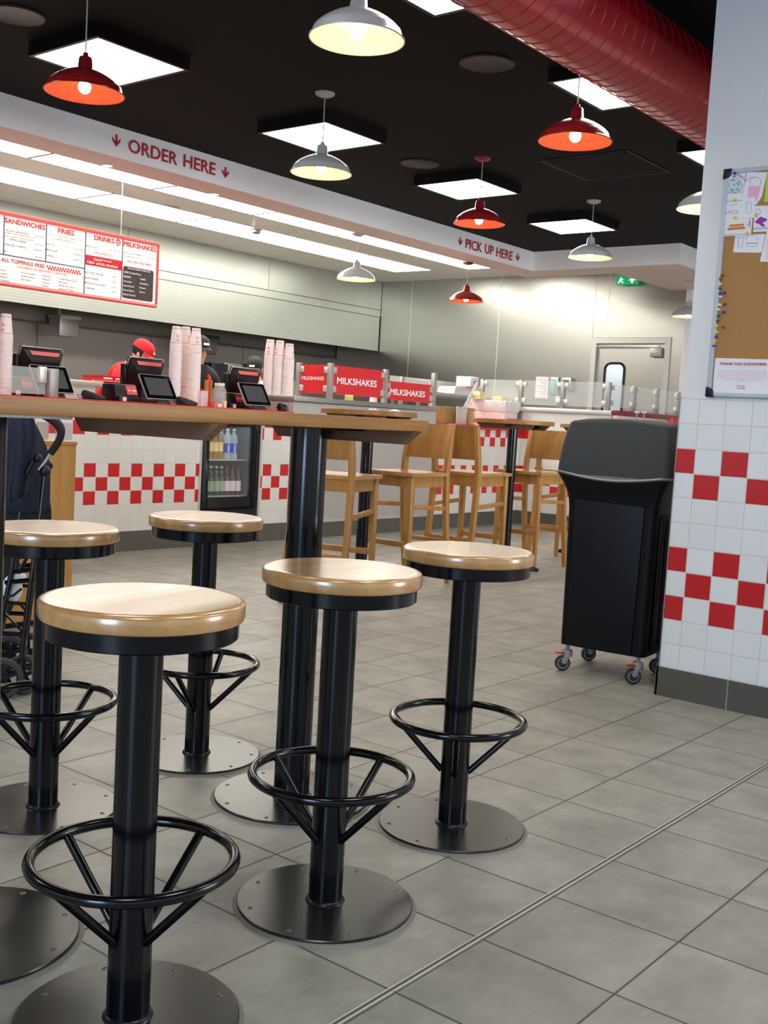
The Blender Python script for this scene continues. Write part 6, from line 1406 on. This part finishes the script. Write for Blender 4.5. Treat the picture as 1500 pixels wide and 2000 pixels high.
blob(s, 'bun', Z5(ell(385, 1185, 145, 125, 16, 180, 360)), pen['cream'], o2); blob(s, 'filling', Z5([(240, 1190), (530, 1170), (525, 1190), (245, 1215)]), pen['brown'], o2); blob(s, 'cheese', Z5([(240, 1215), (525, 1192), (530, 1235), (240, 1250)]), pen['orange'], o2); blob(s, 'patty', Z5([(200, 1260), (560, 1232), (545, 1270), (215, 1300)]), pen['brown'], o2); blob(s, 'bun_base', Z5([(225, 1305), (530, 1280), (500, 1320), (250, 1345)]), pen['cream'], o2)
line(s, 'red_scribble', Z5([(95, 1370), (250, 1385), (420, 1380), (600, 1370)]), pen['red'], o2, .0009); line(s, 'red_scribble', Z5([(575, 1170), (615, 1210), (640, 1110), (640, 1240), (655, 1060)]), pen['red'], o2, .0009)
s = sheet('childrens_drawing', 'child drawing with a purple bow shape and purple handwriting', Z5([(740, 820), (1500, 800), (1500, 1300), (705, 1330)]), w_, o1 - .0002, group='drawings pinned on the cork board')
blob(s, 'purple_bow', Z5([(730, 1140), (850, 1030), (940, 1060), (990, 1080), (960, 1120), (890, 1150), (950, 1210), (890, 1230), (830, 1180)]), pen['purple'], o1 + .0006)
a = pz(*zc5(710, 1290), o1 + .0006); b = pz(*zc5(1000, 1270), o1 + .0006); text('handwriting', 'thank', a, b, 0.011, pen['blue'], s, 'x', 0.0, 0.0004, italic=0.3)
line(s, 'jar_sketch', Z5(ell(808, 930, 50, 50) + [(858, 930)]), pen['grey'], o1 + .0006, .0007)
s = sheet('childrens_drawing', 'pencil drawing of a cup and a burger hanging lowest on the cork board', Z5([(365, 1390), (950, 1370), (870, 1735), (318, 1728)]), w_, o1 - .0010, group='drawings pinned on the cork board')
o3 = o1 + .0001 - .0004
line(s, 'cup_outline', Z5([(412, 1445), (535, 1440), (490, 1620), (420, 1620), (412, 1445)]), pen['blue'], o3, .0008); line(s, 'bun_outline', Z5(ell(690, 1490, 115, 100, 16, 170, 370)), pen['grey'], o3, .0008); line(s, 'patty_line', Z5([(570, 1550), (795, 1550)]), pen['purple'], o3, .0012); line(s, 'bun_base', Z5([(570, 1590), (600, 1615), (770, 1615), (790, 1560)]), pen['grey'], o3, .0008)
s = sheet('childrens_drawing', 'drawing with a pink outline at the right edge of the picture', Z5([(985, 1280), (1500, 1280), (1500, 1960), (840, 1905)]), w_, o1 + .0004, group='drawings pinned on the cork board')
line(s, 'pink_outline', Z5([(1100, 1450), (985, 1480), (970, 1840), (1000, 1870)]), pen['pink'], o1 + .0012, .0012)
s = sheet('thank_you_notice', 'printed THANK YOU CUSTOMERS sheet at the bottom of the cork board', [(1397, 699), (1530, 703), (1530, 776), (1391, 771)], w_, o1, 'notice')
tx('THANK YOU CUSTOMERS', 1405.2, 712.5, 1497.0, 4.6, PB, M['ink_fascia'], s, bold=0.05, off=o1 + .001)
for i, (ln, x0, x1) in enumerate((('You, the customer, are the most important visitor on our', 1402, 1498), ('premises. You are not dependent on us, we are dependent', 1401.5, 1498), ('on you. You are not an outsider to our business - you are a', 1401, 1498), ('part of it. We are not doing you a favor by serving you, you', 1401, 1497.5), ('are doing us a favor by giving us the opportunity', 1409.5, 1488), ('to do so.', 1441, 1454.5))):
    tx(ln, x0, 724.6 + i * 4.15, x1, 2.0, PB, pen['red'], s, bold=0.0, off=o1 + .001)
tx('Thank you,', 1439, 754.6, 1455, 2.2, PB, M['ink_fascia'], s, bold=0.04, off=o1 + .001); tx('Five Guys', 1439.5, 759, 1454.5, 2.2, PB, M['ink_fascia'], s, bold=0.04, off=o1 + .001)
pcol = dict(r=rgb(180, 45, 40), g=rgb(30, 110, 80), y=rgb(235, 205, 60), b=rgb(40, 60, 150), w=rgb(235, 220, 215))
pm = {k: plain('pin_' + k, v, 0.3, noise=0.02) for k, v in pcol.items()}; cname = dict(r='red', g='green', y='yellow', b='blue', w='white')
pins = [('r', 1412, 538), ('g', 1408.5, 546), ('y', 1409, 555.5), ('g', 1407.5, 564), ('b', 1408, 573.5), ('b', 1416, 572), ('w', 1409, 580), ('w', 1407, 596), ('b', 1416, 594.5), ('w', 1405, 605), ('b', 1415, 610), ('g', 1404, 617), ('g', 1403, 627), ('y', 1401, 637), ('r', 1413.5, 639.5), ('y', 1402.5, 649), ('b', 1400, 658.5), ('y', 1398, 666), ('b', 1396, 676),
        ('b', 1436, 339), ('y', 1436, 390), ('y', 1438, 425), ('y', 1478, 421), ('y', 1461, 456)]
desc = {}
base_pin = {}
for c_, px, py in pins:
    where = 'holding up the drawings at the top of the cork board' if py < 500 else 'down the left side of the bare cork'
    if c_ not in base_pin:
        t = thing('push_pin', 'x', 'pin', (0, 0, 0), 0, 'x')
        R = Matrix.Rotation(-PI / 2, 3, 'Y')
        build('pin_head', MB().lathe([(0.0001, 0.016), (0.0048, 0.015), (0.0048, 0.012), (0.003, 0.009), (0.003, 0.005), (0.0055, 0.003), (0.0055, 0.001), (0.0001, 0.0)], n=14, R=R), pm[c_], t)
        base_pin[c_] = t; o = t
    else: o = dup(base_pin[c_])
    q = pz(px, py, 0.0205 if py < 500 else 0.0145); o.location = q
    o['category'] = 'pin'
    o['group'] = '%s pins %s' % (cname[c_], where); o['label'] = 'small %s push pin %s' % (cname[c_], where)

# ================================================================== PEOPLE
def skin_mesh(verts, edges, radii, sub=2):
    me = bpy.data.meshes.new('sk'); me.from_pydata([tuple(v) for v in verts], edges, []); ob = bpy.data.objects.new('sk', me); COL.objects.link(ob)
    md = ob.modifiers.new('k', 'SKIN'); md.use_smooth_shade = True
    for i, r_ in enumerate(radii):
        sv = me.skin_vertices[0].data[i]; sv.radius = (r_, r_) if not isinstance(r_, tuple) else r_; sv.use_root = (i == 0)
    s_ = ob.modifiers.new('u', 'SUBSURF'); s_.levels = sub; s_.render_levels = sub
    dg = bpy.context.evaluated_depsgraph_get(); dg.update()
    m2 = bpy.data.meshes.new_from_object(ob.evaluated_get(dg)); bpy.data.objects.remove(ob)
    vs = [v.co.copy() for v in m2.vertices]; fs = [tuple(p.vertices) for p in m2.polygons]; return vs, fs
def person(label, loc, rz, hgt, lean, nod, top_mat, cap_mat, cap_word, apron=None, arm=0.35, trousers=None):
    t = thing('person', label, 'person', loc, rz); k = hgt / 1.75
    Rl = Matrix.Rotation(lean, 3, 'Y'); pel = Vector((0, 0, 0.94)) * k
    def up(v, extra=0.0):
        v = Vector(v) * k; return pel + Matrix.Rotation(lean * min(1.0, (v.z - pel.z) / 0.35 + extra), 3, 'Y') @ (v - pel) if v.z > pel.z else v
    V, E_, Rr = [], [], []
    def add(p, r_, par=None):
        V.append(p); Rr.append(r_ * k if not isinstance(r_, tuple) else tuple(x * k for x in r_))
        if par is not None: E_.append((par, len(V) - 1))
        return len(V) - 1
    a = add(pel, 0.125); b = add(up((0, 0, 1.12)), 0.12, a); c = add(up((0.01, 0, 1.30)), 0.135, b); n0 = add(up((0, 0, 1.45)), 0.07, c); n1 = add(up((0.015, 0, 1.53)), 0.052, n0); n2 = add(up((0.03, 0, 1.60)), 0.06, n1)
    parts = {}
    for s in (-1, 1):
        sh_ = add(up((0, 0.13 * s, 1.40)), 0.068, n0); s2_ = add(up((0, 0.185 * s, 1.375)), 0.056, sh_)
        el = add(up((0.06 + 0.1 * arm, 0.235 * s, 1.10)), 0.040, s2_); wrp = up((0.27, 0.17 * s, 1.03)); wr = add(wrp, 0.026, el)
        pm_ = add(wrp + Vector((0.06, -0.01 * s, -0.01)) * k, (0.034, 0.017), wr)
        for f in range(4):
            fb = wrp + Vector((0.105, (-0.025 + 0.017 * f) * 1.0 - 0.01 * s, -0.012)) * k; L_ = (0.035, 0.04, 0.038, 0.03)[f]
            f1 = add(fb, 0.0085, pm_); f2 = add(fb + Vector((L_, 0, -0.012)) * k, 0.0078, f1); add(fb + Vector((L_ * 1.5, 0, -0.035)) * k, 0.007, f2)
        th = add(wrp + Vector((0.045, -0.042 * s, -0.004)) * k, 0.0095, wr); add(wrp + Vector((0.078, -0.055 * s, -0.014)) * k, 0.0085, th)
        hp = add(Vector((0, 0.085 * s, 0.86)) * k, 0.09, a); kn = add(Vector((0.02, 0.095 * s, 0.49)) * k, 0.056, hp); an = add(Vector((-0.01, 0.10 * s, 0.09)) * k, 0.038, kn); add(Vector((0.13, 0.11 * s, 0.035)) * k, 0.035, an)
    vs, fs = skin_mesh(V, E_, Rr)
    body_ = MB(); body_.add(vs, fs)
    # head, shaped by rings
    hb_ = up((0.035, 0, 1.60)); Rh = Matrix.Rotation(lean + nod, 3, 'Y')
    rings = [(-0.108, 0.018, 0.028, 0.052), (-0.095, 0.040, 0.040, 0.036), (-0.07, 0.056, 0.054, 0.018), (-0.035, 0.066, 0.070, 0.006), (0.0, 0.072, 0.083, 0.0), (0.035, 0.076, 0.092, -0.006), (0.07, 0.074, 0.092, -0.010), (0.10, 0.060, 0.076, -0.010), (0.122, 0.034, 0.045, -0.010), (0.13, 0.004, 0.006, -0.010)]
    secs = []; n = 28
    for z, ry, rx, ox in rings:
        sec = []
        for i in range(n):
            a_ = 2 * PI * i / n; x, y = rx * math.cos(a_) + ox, ry * math.sin(a_)
            if math.cos(a_) > 0.93 and -0.05 < z < 0.04: x += 0.018 * (1 - abs(z + 0.01) / 0.05)
            if math.cos(a_) > 0.6 and 0.0 < z < 0.05 and 0.2 < abs(math.sin(a_)) < 0.55: x -= 0.006
            sec.append(hb_ + Rh @ (Vector((x, y, z + 0.03)) * k))
        secs.append(sec)
    body_.loft(secs)
    for s in (-1, 1): body_.sphere(hb_ + Rh @ (Vector((-0.008, 0.078 * s, 0.02)) * k), 0.026 * k, 12, (0.55, 0.35, 1.1))
    body_.bar(hb_ + Rh @ (Vector((0.078, -0.022, -0.032)) * k), hb_ + Rh @ (Vector((0.078, 0.022, -0.032)) * k), 0.008 * k, 0.01 * k)
    build('body', body_, M['skin'], t)
    for s in (-1, 1): build('eye', MB().sphere(hb_ + Rh @ (Vector((0.073, 0.03 * s, 0.035)) * k), 0.011 * k, 10), M['plastic_white'] if False else M['hair'], t)
    # hair
    hs_ = []
    for z, s_ in ((-0.03, 0.93), (0.0, 1.03), (0.04, 1.05), (0.08, 1.04), (0.12, 0.8)):
        sec = []
        for i in range(20):
            a_ = math.radians(75 + 210 * i / 19); ring = min(rings, key=lambda q: abs(q[0] - z))
            sec.append(hb_ + Rh @ (Vector((ring[2] * s_ * 1.06 * math.cos(a_) + ring[3], ring[1] * s_ * 1.06 * math.sin(a_), z + 0.03)) * k))
        hs_.append(sec)
    build('hair', MB().loft(hs_, False, closed=False), M['hair'], t)
    # cap
    cs_ = []
    for z, s_ in ((0.055, 1.13), (0.085, 1.14), (0.115, 1.05), (0.140, 0.82), (0.155, 0.45), (0.159, 0.04)):
        cs_.append([hb_ + Rh @ (Vector((0.094 * s_ * math.cos(2 * PI * i / 28) - 0.006, 0.077 * s_ * math.sin(2 * PI * i / 28), z + 0.022)) * k) for i in range(28)])
    cp_ = build('cap', MB().loft(cs_), cap_mat, t)
    vz = []
    for q_, dz in ((0, 0.0), (1, 0.005)):
        pts = []
        for i in range(13):
            a_ = math.radians(-70 + 140 * i / 12); pts.append(hb_ + Rh @ (Vector((0.10 * math.cos(a_) - 0.0, 0.085 * math.sin(a_), 0.078 + dz)) * k))
        for i in range(13):
            a_ = math.radians(70 - 140 * i / 12); pts.append(hb_ + Rh @ (Vector((0.175 * math.cos(a_) + 0.005, 0.088 * math.sin(a_), 0.062 + dz - 0.012 * abs(math.sin(a_)))) * k))
        vz.append(pts)
    build('visor', MB().loft(vz), cap_mat, cp_)
    build('cap_lettering', MB().loft([[hb_ + Rh @ (Vector((x, y, z)) * k) for x, y, z in ((0.095, -0.03, 0.103), (0.095, 0.03, 0.103), (0.088, 0.03, 0.122), (0.088, -0.03, 0.122))], [hb_ + Rh @ (Vector((x, y, z)) * k) for x, y, z in ((0.106, -0.03, 0.103), (0.106, 0.03, 0.103), (0.1, 0.03, 0.122), (0.1, -0.03, 0.122))]]), M['ink_white'], cp_)
    # shirt
    V2, E2, R2 = [], [], []
    def ad2(p, r_, par=None):
        V2.append(p); R2.append(r_ * k)
        if par is not None: E2.append((par, len(V2) - 1))
        return len(V2) - 1
    a = ad2(Vector((0, 0, 0.92)) * k, 0.148); b = ad2(up((0, 0, 1.12)), 0.145, a); c = ad2(up((0.01, 0, 1.28)), 0.16, b); d = ad2(up((0, 0, 1.41)), 0.10, c); ad2(up((0.008, 0, 1.495)), 0.078, d)
    for s in (-1, 1):
        x1 = ad2(up((0, 0.13 * s, 1.395)), 0.105, d); x2 = ad2(up((0.005, 0.205 * s, 1.365)), 0.095, x1); ad2(up((0.075, 0.236 * s, 1.12)), 0.062, x2)
    build('shirt', MB().add(*skin_mesh(V2, E2, R2)), top_mat, t)
    V3 = [Vector((0, 0, 0.90)) * k]; E3 = []; R3 = [0.15 * k]
    for s in (-1, 1):
        o_ = len(V3); V3 += [Vector((0, 0.09 * s, 0.82)) * k, Vector((0.02, 0.097 * s, 0.49)) * k, Vector((-0.005, 0.10 * s, 0.10)) * k]; R3 += [0.105 * k, 0.075 * k, 0.06 * k]; E3 += [(0, o_), (o_, o_ + 1), (o_ + 1, o_ + 2)]
    build('trousers', MB().add(*skin_mesh(V3, E3, R3)), trousers or M['cloth_black'], t)
    for s in (-1, 1): build('shoe', MB().loft([rr2(-0.06 * k, 0.2 * k, 0.055 * k, 0.15 * k, 0.03, z) if s > 0 else rr2(-0.06 * k, 0.2 * k, -0.15 * k, -0.055 * k, 0.03, z) for z in (0.0, 0.045, 0.065)]), M['black_plastic'], t)
    if apron:
        for s in (-1, 1): build('apron_strap', MB().tube([up((0.15, 0.075 * s, 1.10)), up((0.165, 0.075 * s, 1.25)), up((0.125, 0.08 * s, 1.38)), up((0.0, 0.075 * s, 1.475))], 0.017 * k, 8), apron, t)
        build('apron', MB().loft([[up((0.145, -0.13, 0.96)), up((0.145, 0.13, 0.96)), up((0.16, 0.13, 0.96)), up((0.16, -0.13, 0.96))], [up((0.158, -0.085, 1.27)), up((0.158, 0.085, 1.27)), up((0.17, 0.085, 1.27)), up((0.17, -0.085, 1.27))]]), apron, t)
    return t
hp = at_d(279, 690, 10.2); az = math.radians(-45)
person('person in a red cap and red shirt bending forward behind the middle terminal', (hp.x - 0.36 * math.cos(az), hp.y - 0.36 * math.sin(az), 0), az, 1.77, 0.45, 0.10, M['cloth_red'], M['cloth_red'], '')
p = at_d(379, 690, 10.6)
person('person in a black cap and black shirt with red apron strap behind the cup stacks', (p.x, p.y, 0), math.radians(-95), 1.78, 0.06, 0.15, M['cloth_black'], M['cloth_black'], '', apron=M['cloth_red'])
p = at_d(503, 735, 11.6)
person('person in a black cap and white top mostly hidden behind the right cup stacks', (p.x, p.y, 0), math.radians(-150), 1.66, 0.12, 0.3, M['cloth_white'], M['cloth_black'], '')
